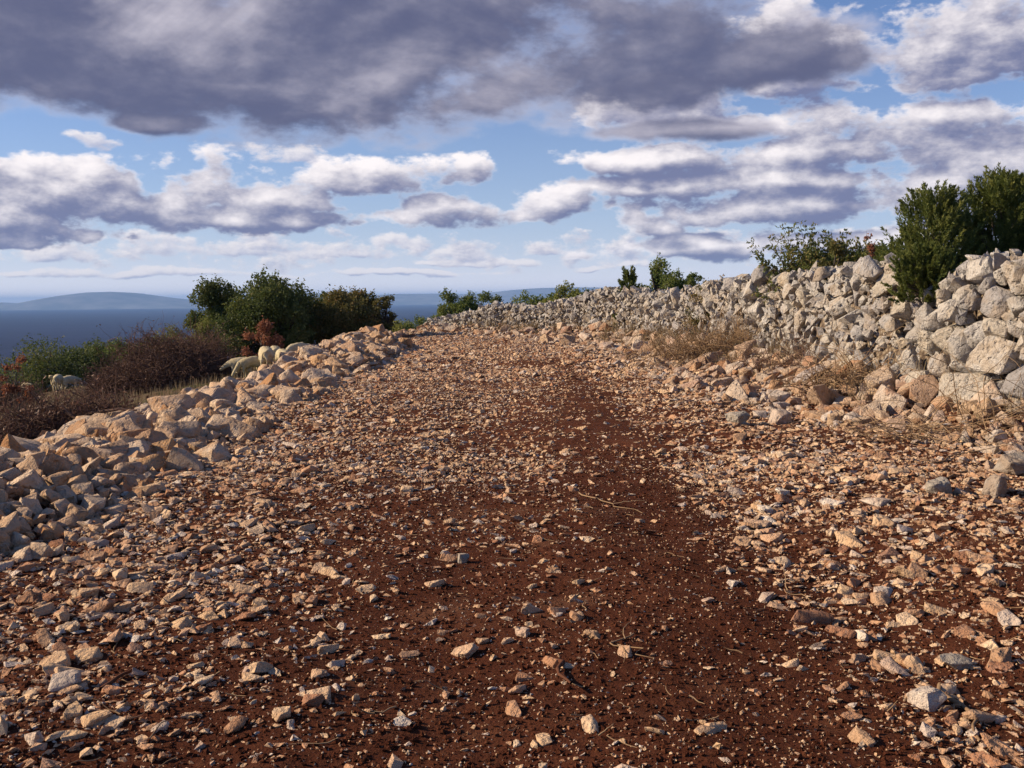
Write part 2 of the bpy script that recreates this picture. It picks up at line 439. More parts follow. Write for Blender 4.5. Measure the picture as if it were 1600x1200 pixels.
L_OAK = leaf_mat('oak_leaves', [(0, (0.044, 0.067, 0.021)), (.5, (0.096, 0.123, 0.034)), (.85, (0.180, 0.179, 0.046)), (1, (0.264, 0.190, 0.062))])
L_OAK2 = leaf_mat('oak_leaves_turning', [(0, (0.072, 0.081, 0.025)), (.5, (0.144, 0.130, 0.038)), (.85, (0.240, 0.168, 0.052)), (1, (0.288, 0.134, 0.052))])
L_BUSH = leaf_mat('bush_leaves', [(0, (0.053, 0.085, 0.021)), (.5, (0.120, 0.157, 0.035)), (1, (0.240, 0.246, 0.062))])
L_LIME = leaf_mat('pale_bush_leaves', [(0, (0.108, 0.134, 0.029)), (.6, (0.228, 0.235, 0.052)), (1, (0.360, 0.314, 0.083))])
L_JUN = leaf_mat('juniper_needles', [(0, (0.045, 0.070, 0.019)), (.5, (0.120, 0.147, 0.036)), (.9, (0.240, 0.238, 0.058)), (1, (0.300, 0.210, 0.072))], 0.3)
L_RUST = leaf_mat('rust_leaves', [(0, (0.144, 0.056, 0.038)), (.5, (0.264, 0.101, 0.055)), (1, (0.408, 0.190, 0.094))])
L_ASH = leaf_mat('compound_leaves', [(0, (0.072, 0.101, 0.029)), (.6, (0.156, 0.179, 0.046)), (1, (0.312, 0.224, 0.083))])
L_DRY = leaf_mat('dry_grass_blades', [(0, (.14, .095, .055)), (.6, (.24, .175, .10)), (1, (.33, .26, .16))], 0.25, 0.8)
L_GRASS = leaf_mat('green_grass_blades', [(0, (.040, .062, .016)), (1, (.10, .12, .035))], 0.3)
L_BROWN = leaf_mat('withered_leaves', [(0, (.075, .040, .030)), (.6, (.14, .070, .048)), (1, (.24, .125, .08))], 0.15)

def bark_mat(name, c1, c2):
    m, n, b = new_mat(name)
    p = pos_of(n)
    r = rnd_val(n)
    n.put(b.inputs['Base Color'], n.mix(n.m('ADD', n.m('MULTIPLY', n.noise(p, 25, 4, .6), .6), n.m('MULTIPLY', r, .4)), c1, c2))
    b.inputs['Roughness'].default_value = 0.9; b.inputs['Specular IOR Level'].default_value = 0.1
    return m
M_BARK = bark_mat('grey_brown_bark', (.045, .035, .028), (.11, .09, .075))
M_TWIG = bark_mat('dead_brush_twigs', (.060, .036, .028), (.19, .115, .085))
M_STICK = bark_mat('dry_sticks', (.15, .085, .045), (.36, .25, .15))
M_ROOT = bark_mat('dark_root', (.06, .022, .012), (.14, .060, .034))

m, n, b = new_mat('sheep_fleece'); M_WOOL = m
tc = n.n.new('ShaderNodeTexCoord').outputs['Object']
rz_ = n.n.new('ShaderNodeObjectInfo').outputs['Random']
c = n.ramp(n.noise(tc, 5.0, 4, .6), [(.3, (.36, .29, .18)), (.6, (.55, .48, .34)), (.8, (.64, .57, .43))])
c = n.mix(n.m('MULTIPLY', rz_, .45), c, (.42, .33, .17))
n.put(b.inputs['Base Color'], c); b.inputs['Roughness'].default_value = 1.0; b.inputs['Specular IOR Level'].default_value = 0.05
bump(n, b, n.noise(tc, 38, 3, .6), 0.7, 0.03)
m, n, b = new_mat('sheep_eye'); M_EYE = m
b.inputs['Base Color'].default_value = (.012, .010, .008, 1); b.inputs['Roughness'].default_value = 0.3

# ------------------------------------------------------------------ the lie of the land
WY = np.array([2, 4, 8, 11, 13, 15, 19, 27, 33, 38, 42, 45.0, 47.0])
WX = np.array([8.8, 8.0, 6.9, 6.05, 5.5, 5.1, 4.95, 4.6, 3.6, 2.1, -.9, -3.3, -4.6])
def wall_x(y):
    y = np.asarray(y, float)
    return sum(np.interp(y + o, WY, WX) for o in (-.8, 0, .8)) / 3
SEA = -80.0
def softplus(x, k): return k * np.logaddexp(0, np.asarray(x, float) / k)
def land(x, y):
    x = np.asarray(x, float); y = np.asarray(y, float)
    L = softplus(-(x + 4.6), 0.5)
    h = -0.15 * np.minimum(L, 30) - 0.05 * np.maximum(L - 30, 0)
    t = x - wall_x(y)
    h = h + (0.22 * sstep(-1.5, .2, t) + 0.9 * sstep(.5, 2.4, t)) * (1 - sstep(44, 60, y))
    h = h - 0.06 * softplus(y - 47, 1.5) - 0.03 * softplus(x - 14, 3) - 0.04 * softplus(-y - 45, 3)
    r = np.hypot(x, y)
    h = h + (vnoise(x, y, 4.0) * 0.18 + vnoise(x, y, 1.3, 1) * 0.07) * sstep(1, 4, np.abs(x) - 1.5) + vnoise(x, y, 60.0, 2) * 4.0 * sstep(80, 300, r)
    return np.maximum(h, SEA - 1.0)
def road_z(x, y):
    m_ = vnoise(x, y, 1.6, 3) * .07 + vnoise(x, y, .55, 4) * .045 + vnoise(x, y, .17, 5) * .022
    x = np.asarray(x, float)
    rut = -0.045 * np.exp(-((x - 1.9 + 0.02 * np.asarray(y)) / .45) ** 2) - 0.04 * np.exp(-((x + 0.1 + 0.02 * np.asarray(y)) / .45) ** 2)
    return land(x, y) + 0.08 + m_ + rut

def axis(parts):
    out_ = []
    for a, b_, s0, s1 in parts:
        x = a
        while x < b_ - 1e-6:
            out_.append(x); x += s0 + (s1 - s0) * (x - a) / (b_ - a)
    return np.array(out_ + [parts[-1][1]])
def grid_mesh(X, Y, Z):
    ny, nx = X.shape
    V = np.stack([X, Y, Z], -1).reshape(-1, 3)
    i = (np.arange(ny - 1)[:, None] * nx + np.arange(nx - 1)[None]).ravel()
    return V, np.stack([i, i + 1, i + 1 + nx, i + nx], 1)

xs = axis([(-30, 30, .3, .3)]); g = []
k = 30.0
while k < 3200: k *= 1.13; g.append(k)
xs = np.concatenate([-np.array(g[::-1]), xs, np.array(g)])
ys = np.concatenate([-np.array(g[::-1]), axis([(-30, 60, .35, .35)]), 30 + np.array(g[1:])])
X, Y = np.meshgrid(xs, ys)
Z = land(X, Y)
on_road = (1 - sstep(-.2, .25, X - wall_x(Y))) * sstep(-4.9, -4.5, X) * (Y < 51) * (Y > -31)
V, F = grid_mesh(X, Y, Z - 0.16 * on_road)
ground = link('ground', mesh_from('ground', V, F, M_LAND, True), kind='structure')

yr = axis([(-30, 2, .5, .2), (2, 13, .05, .05), (13, 52, .06, .4)])
u = np.linspace(0, 1, 210)
YR, U = np.meshgrid(yr, u, indexing='ij')
x0 = -4.9 + 0.10 * vnoise(0 * YR, YR, 1.3, 8); x1 = wall_x(YR) + 0.35
XR = x0 + (x1 - x0) * U
ZR = road_z(XR, YR) - 0.25 * (1 - sstep(0, .03, U)) - 0.25 * sstep(.97, 1, U) - 0.5 * sstep(50.5, 52, YR)
V, F = grid_mesh(XR, YR, ZR)
dirt_road = link('dirt_road', mesh_from('dirt_road', V, F, M_SOIL, True), kind='structure')

# the sea and the far shores
X, Y = np.meshgrid(np.linspace(-27000, 27000, 60), np.linspace(-600, 32000, 60))
V, F = grid_mesh(X, Y, X * 0 + SEA)
sea = link('sea', mesh_from('sea', V, F, M_SEA, True), kind='structure')
def hill(name, prof, Y0, depth, pad):
    """a far shore: a ridge line (photo bearing -> height) over real depth"""
    P = [at(px, py, Y0 + depth * .5) for px, py in prof]
    xs_ = np.linspace(P[0].x - pad, P[-1].x + pad, 160)
    ridge = np.interp(xs_, [q.x for q in P], [q.z for q in P])
    t = np.linspace(0, 1, 26)
    T, XX = np.meshgrid(t, xs_, indexing='ij'); RR = np.tile(ridge, (26, 1))
    prof_ = np.sin(np.pi * np.clip(T, 0, 1)) ** 0.8
    Zz = SEA - 4 + (RR - SEA + 4) * prof_ * (1 + 0.12 * vnoise(XX, T * depth, 900, 6) * (1 - prof_)) + vnoise(XX, T * depth, 350, 7) * 10 * prof_
    V, F = grid_mesh(XX, Y0 + T * depth, Zz)
    return link(name, mesh_from(name, V, F, M_HILL, True), kind='structure')
island = hill('island', [(-300, 478), (-100, 475), (0, 473), (30, 474), (65, 474), (90, 467), (120, 460), (145, 457), (180, 456), (205, 457), (230, 461), (250, 464), (290, 468), (312, 471), (360, 475), (410, 480)], 12000, 3500, 300)
far_coast = hill('far_coast', [(520, 468), (615, 459), (650, 459), (690, 459), (720, 460), (760, 458), (800, 453), (850, 450), (900, 449), (950, 449), (1000, 451), (1100, 450), (1250, 449), (1400, 448), (1600, 447), (1750, 448)], 14500, 4000, 800)

# ------------------------------------------------------------------ the dry stone wall
TOP = [(2, 2.25), (6, 2.2), (10, 2.15)]
_yy = np.linspace(9, 46, 1500)
_bear = (wall_x(_yy) + .25) / _yy
for px, py in [(1600, 402), (1530, 402), (1490, 430), (1465, 462), (1425, 462), (1412, 420), (1375, 412), (1330, 415), (1290, 425), (1230, 432), (1175, 420), (1135, 437), (1050, 458), (975, 450),
               (940, 455), (880, 465), (843, 477), (800, 477), (760, 478), (722, 490), (672, 500)]:
    Yd = float(_yy[np.argmin(np.abs(_bear - at(px, py, 10.0).x / 10.0))])
    TOP.append((Yd, at(px, py, Yd).z))
TOP.sort()
TOP.append((46.5, .55))
TOPY = np.array([q[0] for q in TOP]); TOPZ = np.array([q[1] for q in TOP])
wy_ = np.linspace(3.0, 46.2, 900); wx_ = wall_x(wy_)
ds = np.hypot(np.diff(wx_), np.diff(wy_)); arc = np.concatenate([[0], np.cumsum(ds)])
WL = arc[-1]; WT = 0.85
def wall_frame(s):
    y = np.interp(s, arc, wy_); x = np.interp(s, arc, wx_)
    y2 = np.interp(s + .3, arc, wy_); x2 = np.interp(s + .3, arc, wx_); y1 = np.interp(s - .3, arc, wy_); x1_ = np.interp(s - .3, arc, wx_)
    tx, ty = x2 - x1_, y2 - y1; l = np.hypot(tx, ty) + 1e-9; tx, ty = tx / l, ty / l
    return x, y, tx, ty, -ty, tx          # outward normal (towards the road) is (-ty, tx)
def wall_top(s):
    return np.interp(np.interp(s, arc, wy_), TOPY, TOPZ) - .10 + .26 * vnoise(s, 0 * np.asarray(s), .75, 61) + .16 * vnoise(s, 0 * np.asarray(s), .28, 62)
def wall_foot(s):
    x, y, *_ = wall_frame(s); return land(x, y) - .05
wall_loc = Vector((float(np.interp(WL * .3, arc, wx_)), float(np.interp(WL * .3, arc, wy_)), 0.1))
wall = thing('dry_stone_wall', 'long tumbledown dry stone wall of grey cream limestone along the right of the track', 'wall', wall_loc)

# rubble core
sa = np.linspace(0.1, WL - .3, 340)
x, y, tx, ty, nx, ny = wall_frame(sa); zt = wall_top(sa) - .22; zb = wall_foot(sa) - .3
rows = []
for f, off in [(0, -.12), (.5, -.20), (1.0, -.34), (1.02, -.5), (1.0, -WT + .22), (.5, -WT + .12), (0, -WT + .05)]:
    jn = vnoise(sa, sa * 0 + f * 9, .3, 9) * .10
    rows.append(np.stack([x + nx * (off + jn), y + ny * (off + jn), zb + (zt - zb) * f], -1))
A = np.stack(rows, 0)
V, F = grid_mesh(A[..., 0], A[..., 1], A[..., 2])
m, n, b = new_mat('wall_rubble_core'); M_CORE = m
p = pos_of(n)
n.put(b.inputs['Base Color'], n.ramp(n.voro(p, 14, 'F1'), [(0, (.30, .25, .19)), (.35, (.20, .15, .10)), (.7, (.09, .06, .04))]))
b.inputs['Roughness'].default_value = 1.0; bump(n, b, n.m('SUBTRACT', 1.0, n.voro(p, 14, 'F1')), 1.0, .06)
link('rubble_core', mesh_from('rubble_core', V - np.array(wall_loc), F[:, ::-1], M_CORE, False), wall)

def poisson(n_try, sampler, radius, keep, cell, first=.03, fixed=()):
    """dart throwing with varying radii; returns (points, radii)"""
    pts, rad, gridd = [], [], {}
    P = sampler(n_try); Rr = radius(P)
    for f_ in fixed:
        gridd.setdefault((int(f_[0] // cell), int(f_[1] // cell)), []).append(len(pts)); pts.append(np.array(f_[:2])); rad.append(f_[2])
    order = rng.permutation(n_try if n_try <= len(Rr) else len(Rr)); k0 = int(len(order) * first)
    order = np.concatenate([order[:k0][np.argsort(-Rr[order[:k0]])], order[k0:]])
    for i in order:
        p_, r_ = P[i], Rr[i]; ci, cj = int(p_[0] // cell), int(p_[1] // cell); ok = True
        for a in range(ci - 1, ci + 2):
            for b2 in range(cj - 1, cj + 2):
                for j in gridd.get((a, b2), ()):
                    q = pts[j]; d_ = keep * (r_ + rad[j])
                    if (p_[0] - q[0]) ** 2 + (p_[1] - q[1]) ** 2 < d_ * d_: ok = False; break
                if not ok: break
            if not ok: break
        if ok:
            gridd.setdefault((ci, cj), []).append(len(pts)); pts.append(p_); rad.append(r_)
    return np.array(pts), np.array(rad)

def wall_sample(n_):
    s = rng.random(n_ * 2) * WL; s = s[rng.random(n_ * 2) < np.interp(s, [0, 12, 20, WL], [1, 1, .9, .75])][:n_]
    h = rng.random(len(s)) * (wall_top(s) - wall_foot(s) + WT * .9)
    return np.stack([s, h], 1)
def wall_rad(P):
    y = np.interp(P[:, 0], arc, wy_)
    base = np.interp(y, [4, 12, 14.5, 17, 24, 46], [.17, .16, .115, .085, .078, .078])
    r = base * np.exp(rng.normal(size=len(P)) * .45)
    top = P[:, 1] > (wall_top(P[:, 0]) - wall_foot(P[:, 0]) - .25)
    return np.clip(r * np.where(top, np.where(y > 14, 1.1, .8), 1.0), .045, np.where(y > 16, .21, .34))
# the boulders one can recognise: bearing and height in the photograph, radius, width over height, tilt
BIG = [(1545, 618, .33, 1.75, .05), (1478, 585, .20, 1.0, 1.2), (1590, 560, .24, 1.2, .2), (1505, 530, .21, 1.0, 1.3), (1440, 520, .16, 1.1, .3), (1575, 480, .20, 1.2, .5), (1520, 470, .17, 1.4, -.3),
       (1595, 430, .17, 1.2, .3), (1545, 425, .15, 1.3, -.2), (1388, 445, .20, 1.6, -.25), (1352, 422, .13, 1.2, .6), (1405, 420, .12, 1.2, -.4), (1310, 432, .13, 1.7, -.5), (1312, 545, .19, 1.3, .75), (1362, 560, .16, .9, .1),
       (1425, 590, .15, 1.1, -.3), (1195, 432, .17, 1.2, -.5), (1245, 455, .14, 1.1, .4), (1390, 500, .15, 1.2, .3), (1560, 665, .2, 1.5, 0), (1300, 480, .1, 1.2, .4), (1460, 490, .13, 1.1, 1.0), (1650, 600, .3, 1.3, .1)]
fix = []
for px, py, r_, a_, t_ in BIG:
    Yd = float(_yy[np.argmin(np.abs(_bear - at(px, py, 10.0).x / 10.0))]); s_ = float(np.interp(Yd, wy_, arc))
    fix.append((s_, max(at(px, py, Yd - .1).z - float(wall_foot(np.array([s_]))[0]), .12), r_))
wp, wr = poisson(42000, wall_sample, wall_rad, .74, .8, .02, fix)

def wall_place(P, r, back=0.0):
    s, h = P[:, 0], P[:, 1]
    x, y, tx, ty, nx, ny = wall_frame(s); zf, zt_ = wall_foot(s), wall_top(s); H = zt_ - zf
    over = np.clip(h - H, 0, None); hh = np.minimum(h, H)
    out_ = -.10 - .16 * hh / np.maximum(H, .3) - over - back + rng.normal(size=len(s)) * .06 + .22 * vnoise(s, h, .9, 63)
    zz = zf + hh - r * .35 * (over > 0) + np.where(over > 0, rng.normal(size=len(s)) * .04, 0)
    return np.stack([x + nx * out_, y + ny * out_, zz], -1), np.stack([np.stack([tx, ty, 0 * tx], -1), np.stack([nx, ny, 0 * nx + .12], -1), np.stack([0 * tx, 0 * tx, 0 * tx + 1], -1)], -1)
wpos, wfr = wall_place(wp, wr)
nw = len(wp)
ang = rng.random(nw) * math.pi; upr = np.interp(wpos[:, 1], [12, 15, 24, 40], [.25, .55, .6, .5])
ang = np.where(rng.random(nw) < upr, math.pi / 2 + rng.normal(size=nw) * .4, rng.normal(size=nw) * .45)
Rin = np.zeros((nw, 3, 3)); Rin[:, 0, 0] = np.cos(ang); Rin[:, 0, 2] = -np.sin(ang); Rin[:, 1, 1] = 1; Rin[:, 2, 0] = np.sin(ang); Rin[:, 2, 2] = np.cos(ang)
wR = wfr @ Rin @ rot_mats(nw, .45)
asp = 1.05 + .75 * rng.random(nw)
for k_, q in enumerate(BIG):
    asp[k_] = q[3]; wR[k_] = wfr[k_] @ np.array([[math.cos(q[4]), 0, -math.sin(q[4])], [0, 1, 0], [math.sin(q[4]), 0, math.cos(q[4])]]) 
wsc = np.stack([wr * np.sqrt(asp) * 1.18, wr * (.75 + .4 * rng.random(nw)), wr / np.sqrt(asp) * 1.25], -1)
app = wr / np.hypot(wpos[:, 0], wpos[:, 1]) * (wpos[:, 1] > 8.0)
big_i = np.argsort(-app)[:300]; rest = np.setdiff1d(np.arange(nw), big_i)
huge = big_i[wr[big_i] > .16]; med = big_i[wr[big_i] <= .16]
B_ME = [mesh_from('boulder', V, F, M_WALL, 'edges') for V, F in BOULDER]
S_ME = [mesh_from('stone', V, F, M_WALL, 'edges') for V, F in STONE]
part_stones(B_ME, wpos[huge], wR[huge], wsc[huge], wall)
part_stones(S_ME, wpos[med], wR[med], wsc[med], wall)
join_stones('stone_fill', COBBLE, wpos[rest], wR[rest], wsc[rest], rng.random(len(rest)), M_WALL, wall)
# chinking: small stones packed in the gaps behind the face
P = wall_sample(5200); rr = .035 + .06 * rng.random(len(P)) ** 2
cp, _ = wall_place(P, rr, .05)
join_stones('chinking_stones', PEBBLE, cp, rot_mats(len(P)), np.stack([rr * 1.3, rr, rr * .9], -1), rng.random(len(P)), M_WALL, wall)

# ------------------------------------------------------------------ rubble bank below the wall
bank = thing('rubble_bank', 'sloping bank of fallen rubble stones at the foot of the dry stone wall', 'rubble', Vector((4.2, 17, .1)))
def bank_sample(n_):
    y = 5 + 41 * rng.random(n_) ** 1.25
    t = -2.5 * rng.random(n_) ** 1.4 + .05
    return np.stack([wall_x(y) + t, y], 1)
def bank_rad(P):
    t = wall_x(P[:, 1]) - P[:, 0]
    r = np.exp(rng.normal(size=len(P)) * .55) * np.interp(t, [0, .9, 2.5], [.088, .068, .036])
    r *= np.interp(P[:, 1], [5, 12, 14, 30, 46], [.7, 1.25, 1.4, 1.2, 1.1])
    return np.clip(r, .022, .22)
bp, br = poisson(20000, bank_sample, bank_rad, .70, .5)
t_ = wall_x(bp[:, 1]) - bp[:, 0]
keepm = rng.random(len(bp)) < np.interp(bp[:, 1], [5, 12.5, 14.5, 46], [.5, .85, 1, 1]) * np.interp(t_, [.0, 1.2, 2.5], [1, .85, .4])
bp, br = bp[keepm], br[keepm]; t_ = t_[keepm]
heap_up = np.interp(t_, [0, .35, 1.2], [.24, .10, 0]) * rng.random(len(bp)) * np.interp(bp[:, 1], [10, 14, 46], [.3, 1, 1])
bz = road_z(bp[:, 0], bp[:, 1]) + br * .25 + heap_up
bpos = np.stack([bp[:, 0], bp[:, 1], bz], -1); nb = len(bp)
bR = rot_mats(nb, .7); bsc = np.stack([br * (1.1 + .5 * rng.random(nb)), br * (.8 + .3 * rng.random(nb)), br * (.55 + .35 * rng.random(nb))], -1)
app = br / np.hypot(bpos[:, 0], bpos[:, 1]) * (np.abs(bpos[:, 0]) < .53 * bpos[:, 1])
bi = np.argsort(-app)[:300]; rest = np.setdiff1d(np.arange(nb), bi)
R_ME = [mesh_from('stone', V, F, M_RUB, 'edges') for V, F in STONE]
part_stones(R_ME, bpos[bi], bR[bi], bsc[bi], bank)
join_stones('small_rubble', COBBLE, bpos[rest], bR[rest], bsc[rest], rng.random(len(rest)), M_RUB, bank)

# ------------------------------------------------------------------ the heap of pale stones, left of the track
heap_loc = Vector((-4.2, 15, 0))
heap = thing('stone_heap', 'long low heap of broken orange cream stones piled along the left edge of the track', 'stone heap', heap_loc)
HY = [3, 5, 6.5, 8, 10, 14, 18, 21, 24, 28, 33, 37, 39]
HC = [-4.3, -4.3, -4.25, -4.3, -4.4, -4.45, -4.5, -4.5, -4.45, -4.5, -4.8, -5.2, -5.4]
HWD = [1.15, 1.25, 1.3, 1.3, 1.3, 1.25, 1.25, 1.3, 1.45, 1.5, 1.4, 1.0, .6]
HH = [.12, .16, .20, .22, .14, .08, .06, .12, .40, .55, .5, .3, .1]
def heap_h(x, y):
    c_ = np.interp(y, HY, HC) + .25 * vnoise(0 * np.asarray(y, float), y, 2.1, 11); wd = np.interp(y, HY, HWD); hh = np.interp(y, HY, HH) * (1 + .7 * vnoise(x, y, 1.5, 12))
    q = np.clip(1 - ((x - c_) / wd) ** 2, 0, 1)
    return hh * q ** .75
gx, gy = np.meshgrid(np.linspace(-6.3, -2.6, 50), np.linspace(2.6, 39.5, 260))
hz = heap_h(gx, gy)
V, F = grid_mesh(gx, gy, land(gx, gy) + np.where(hz > .01, hz - .06, -.15) + vnoise(gx, gy, .25, 13) * .08)
link('earth_core', mesh_from('earth_core', V - np.array(heap_loc), F, M_SOIL, True), heap)
def heap_sample(n_):
    y = 3 + 36 * rng.random(n_) ** 1.15
    x = np.interp(y, HY, HC) + (rng.random(n_) * 2 - 1) * np.interp(y, HY, HWD) * 1.12
    return np.stack([x, y], 1)
def heap_rad(P):
    r = .078 * np.exp(rng.normal(size=len(P)) * .62)
    c_ = np.interp(P[:, 1], HY, HC); wd = np.interp(P[:, 1], HY, HWD); q = np.abs(P[:, 0] - c_) / wd
    return np.clip(r * np.interp(q, [0, .7, 1.1], [1.15, 1.0, .55]) * np.interp(P[:, 1], [4, 10, 40], [1.0, 1.0, 1.15]), .03, np.interp(P[:, 1], [9, 14], [.18, .24]))
hp, hr = poisson(22000, heap_sample, heap_rad, .62, .65)
nh = len(hp)
hzz = land(hp[:, 0], hp[:, 1]) + heap_h(hp[:, 0], hp[:, 1]) + hr * .12 + .05
hpos = np.stack([hp[:, 0], hp[:, 1], hzz], -1)
hR = rot_mats(nh, 1.0); hsc = np.stack([hr * (1.1 + .5 * rng.random(nh)), hr * (.85 + .3 * rng.random(nh)), hr * (.6 + .4 * rng.random(nh))], -1)
app = hr / np.hypot(hpos[:, 0], hpos[:, 1]) * (hpos[:, 1] > 5.6) * (hpos[:, 0] > -.56 * hpos[:, 1])
bi = np.argsort(-app)[:300]; rest = np.setdiff1d(np.arange(nh), bi)
HB_ME = [mesh_from('stone', V, F, M_HEAP, 'edges') for V, F in BOULDER]
HS_ME = [mesh_from('stone', V, F, M_HEAP, 'edges') for V, F in STONE]
hb_ = bi[hr[bi] > .15]; hs_ = bi[hr[bi] <= .15]
part_stones(HB_ME, hpos[hb_], hR[hb_], hsc[hb_], heap)
part_stones(HS_ME, hpos[hs_], hR[hs_], hsc[hs_], heap)
join_stones('stone_fill', COBBLE, hpos[rest], hR[rest], hsc[rest], rng.random(len(rest)), M_HEAP, heap)
P = heap_sample(5000); rr = .02 + .05 * rng.random(len(P)) ** 2
cp = np.stack([P[:, 0], P[:, 1], land(P[:, 0], P[:, 1]) + heap_h(P[:, 0], P[:, 1]) + .02], -1)
join_stones('small_rubble', PEBBLE, cp, rot_mats(len(P)), np.stack([rr * 1.3, rr, rr * .8], -1), rng.random(len(P)), M_HEAP, heap)

# ------------------------------------------------------------------ gravel of the track
def density(x, y):
    left = 1 - sstep(-2.3, -.3, x)
    right = sstep(.75, 1.7, x)
    mid = np.interp(y, [2, 7, 10, 16, 24, 50], [0, .06, .28, .42, .62, .75])
    d_ = .21 + .79 * np.maximum(np.maximum(left * .9, right * .55), mid)
    d_ = np.maximum(d_, .95 * np.exp(-((x + 1.0) / 1.7) ** 2) * sstep(6.5, 9, y) * (1 - sstep(15, 20, y)))
    patch = .45 + 1.2 * (vnoise(x, y, 1.1, 21) + .5) * (.4 + 1.2 * (vnoise(x, y, .35, 22) + .5))
    rut = 1 - .75 * np.exp(-((x - .72 - .03 * y) / (.42 + .012 * y)) ** 2) * (1 - sstep(20, 32, y)) - .5 * np.exp(-((x + .35) / .35) ** 2) * (1 - sstep(4.5, 7, y))
    return np.clip(d_ * patch * rut, 0, 1.3)
def gravel_points(n_, ya, yb, pw=1.0):
    y = ya + (yb - ya) * rng.random(n_ * 4) ** pw
    xa = np.maximum(-.62 * y - .8, -4.0); xb = np.minimum(.62 * y + .8, wall_x(y) + .1)
    x = xa + (xb - xa) * rng.random(n_ * 4)
    wgt = (xb - xa) / (xb - xa).max()
    ok = rng.random(n_ * 4) < density(x, y) * wgt / 1.3
    return np.stack([x, y], 1)[ok][:n_]
def gravel_bed(name, protos, n_, ya, yb, med, sig, lo, hi, pw=1.0, flat=1.0):
    P = gravel_points(n_, ya, yb, pw)
    r = np.clip(med * np.exp(rng.normal(size=len(P)) * sig), lo, hi)
    r *= 1 + .18 * (1 - sstep(-2.6, -.6, P[:, 0])) + .25 * sstep(1.0, 2.2, P[:, 0])
    return P, r
def gravel_mesh(name, protos, P, r, tilt=.5):
    k_ = len(P)
    sc = np.stack([r * (1.05 + .7 * rng.random(k_)), r * (.75 + .35 * rng.random(k_)), r * (.35 + .4 * rng.random(k_))], -1)
    pos = np.stack([P[:, 0], P[:, 1], road_z(P[:, 0], P[:, 1]) + sc[:, 2] * (.05 + .45 * rng.random(k_))], -1)
    return pos, rot_mats(k_, tilt), sc
# stones of the bed by distance; the 300 that show largest are stones of their own
A1 = gravel_bed('a', None, 30000, 2.2, 9.5, .0108, .50, .005, .05, 1.0)
A2 = gravel_bed('a', None, 1400, 2.2, 9.5, .029, .33, .022, .075, 1.0)
A3 = gravel_bed('a', None, 36000, 8.5, 21, .0165, .42, .010, .07, 1.1)
A4 = gravel_bed('a', None, 27000, 19, 50, .031, .35, .02, .09, 1.15)
P = np.concatenate([A1[0], A2[0], A3[0], A4[0]]); rr = np.concatenate([A1[1], A2[1], A3[1], A4[1]])
pos, Rm, sc = gravel_mesh('g', None, P, rr)
app = rr / P[:, 1] * (np.abs(P[:, 0]) < .51 * P[:, 1]) * (P[:, 1] > 3.35)
gi = np.argsort(-app)
top, nxt, rest = gi[:300], gi[300:6500], gi[6500:]
G_ME = [mesh_from('stone', V, F, M_GRAV, 'edges') for V, F in STONE]
part_stones(G_ME, pos[top], Rm[top], sc[top], dirt_road)
join_stones('gravel', COBBLE, pos[nxt], Rm[nxt], sc[nxt], rng.random(len(nxt)), M_GRAV, dirt_road)
join_stones('fine_gravel', PEBBLE, pos[rest], Rm[rest], sc[rest], rng.random(len(rest)), M_GRAV, dirt_road)
# crumbs of soil and grit between the stones
y = 2.2 + 8 * rng.random(60000) ** 1.25; xa = np.maximum(-.6 * y, -4); x = xa + (np.minimum(.6 * y, 6) - xa) * rng.random(60000)
q = rng.random(60000); rr = .0022 + .0055 * rng.random(60000) ** 2.5
pp = np.stack([x, y, road_z(x, y) + rr * .5], -1)
stony = rng.random(60000) < .42
for nm, mt, msk in (('grit', M_GRAV, stony), ('soil_crumbs', M_SOIL, ~stony)):
    kk = np.nonzero(msk)[0]; f_ = 1.0 if mt is M_GRAV else 1.7
    join_stones(nm, [OCTA], pp[kk], rot_mats(len(kk)), np.stack([rr[kk] * 1.4, rr[kk], rr[kk] * .8], -1) * f_, rng.random(len(kk)), mt, dirt_road)

# ------------------------------------------------------------------ loose rocks on the right
def lone_rock(name, label, px, py, Y, size, mat, rz=0.0, proto=0, tilt=0.1):
    p_ = at(px, py, Y); z_ = float(road_z(p_.x, Y))
    V, F = BOULDER[proto % len(BOULDER)]
    o = link(name, mesh_from(name, V * np.array(size), F, mat, 'edges'), loc=(p_.x, Y, z_ + size[2] * .55))
    o.rotation_euler = (tilt, tilt * .6, rz)
    return tag(o, label, 'rock')
lone_rock('rock', 'big pale grey rock at the edge of the red soil below the brambles', 1592, 742, 8.6, (.24, .17, .12), M_GREY, .3, 3)
lone_rock('rock', 'jagged grey rock standing on red soil, right of a smaller grey one', 1553, 790, 7.7, (.13, .10, .115), M_GREY, 1.1, 5, .4)
lone_rock('rock', 'small rounded grey rock lying alone on red soil', 1468, 790, 7.7, (.115, .085, .075), M_GREY, .2, 7)
lone_rock('rock', 'dark grey rock at the inner foot of the rubble bank beside a tan one', 1152, 676, 11.9, (.17, .12, .095), M_GREY, .1, 9)
lone_rock('rock', 'blunt tan rock at the foot of the rubble bank beside a dark grey one', 1218, 668, 12.2, (.17, .13, .11), M_RUB, .6, 11)
lone_rock('rock', 'upright pale rock tilted on end in the soil of the rubble bank', 1302, 686, 11.6, (.07, .06, .11), M_RUB, .6, 2)
lone_rock('rock', 'lichen grey rock embedded low in the dark soil near sticks', 1490, 1058, 4.15, (.075, .05, .035), M_GREY, .2, 4)
lone_rock('rock', 'two lobed weathered pale rock at the lower corner by the long stick', 1440, 1150, 3.75, (.085, .055, .06), M_RUB, 1.9, 6)
lone_rock('rock', 'pale blocky rock half sunk in gravel on the dirt track', 104, 1120, 3.85, (.062, .05, .04), M_GRAV, .4, 8)
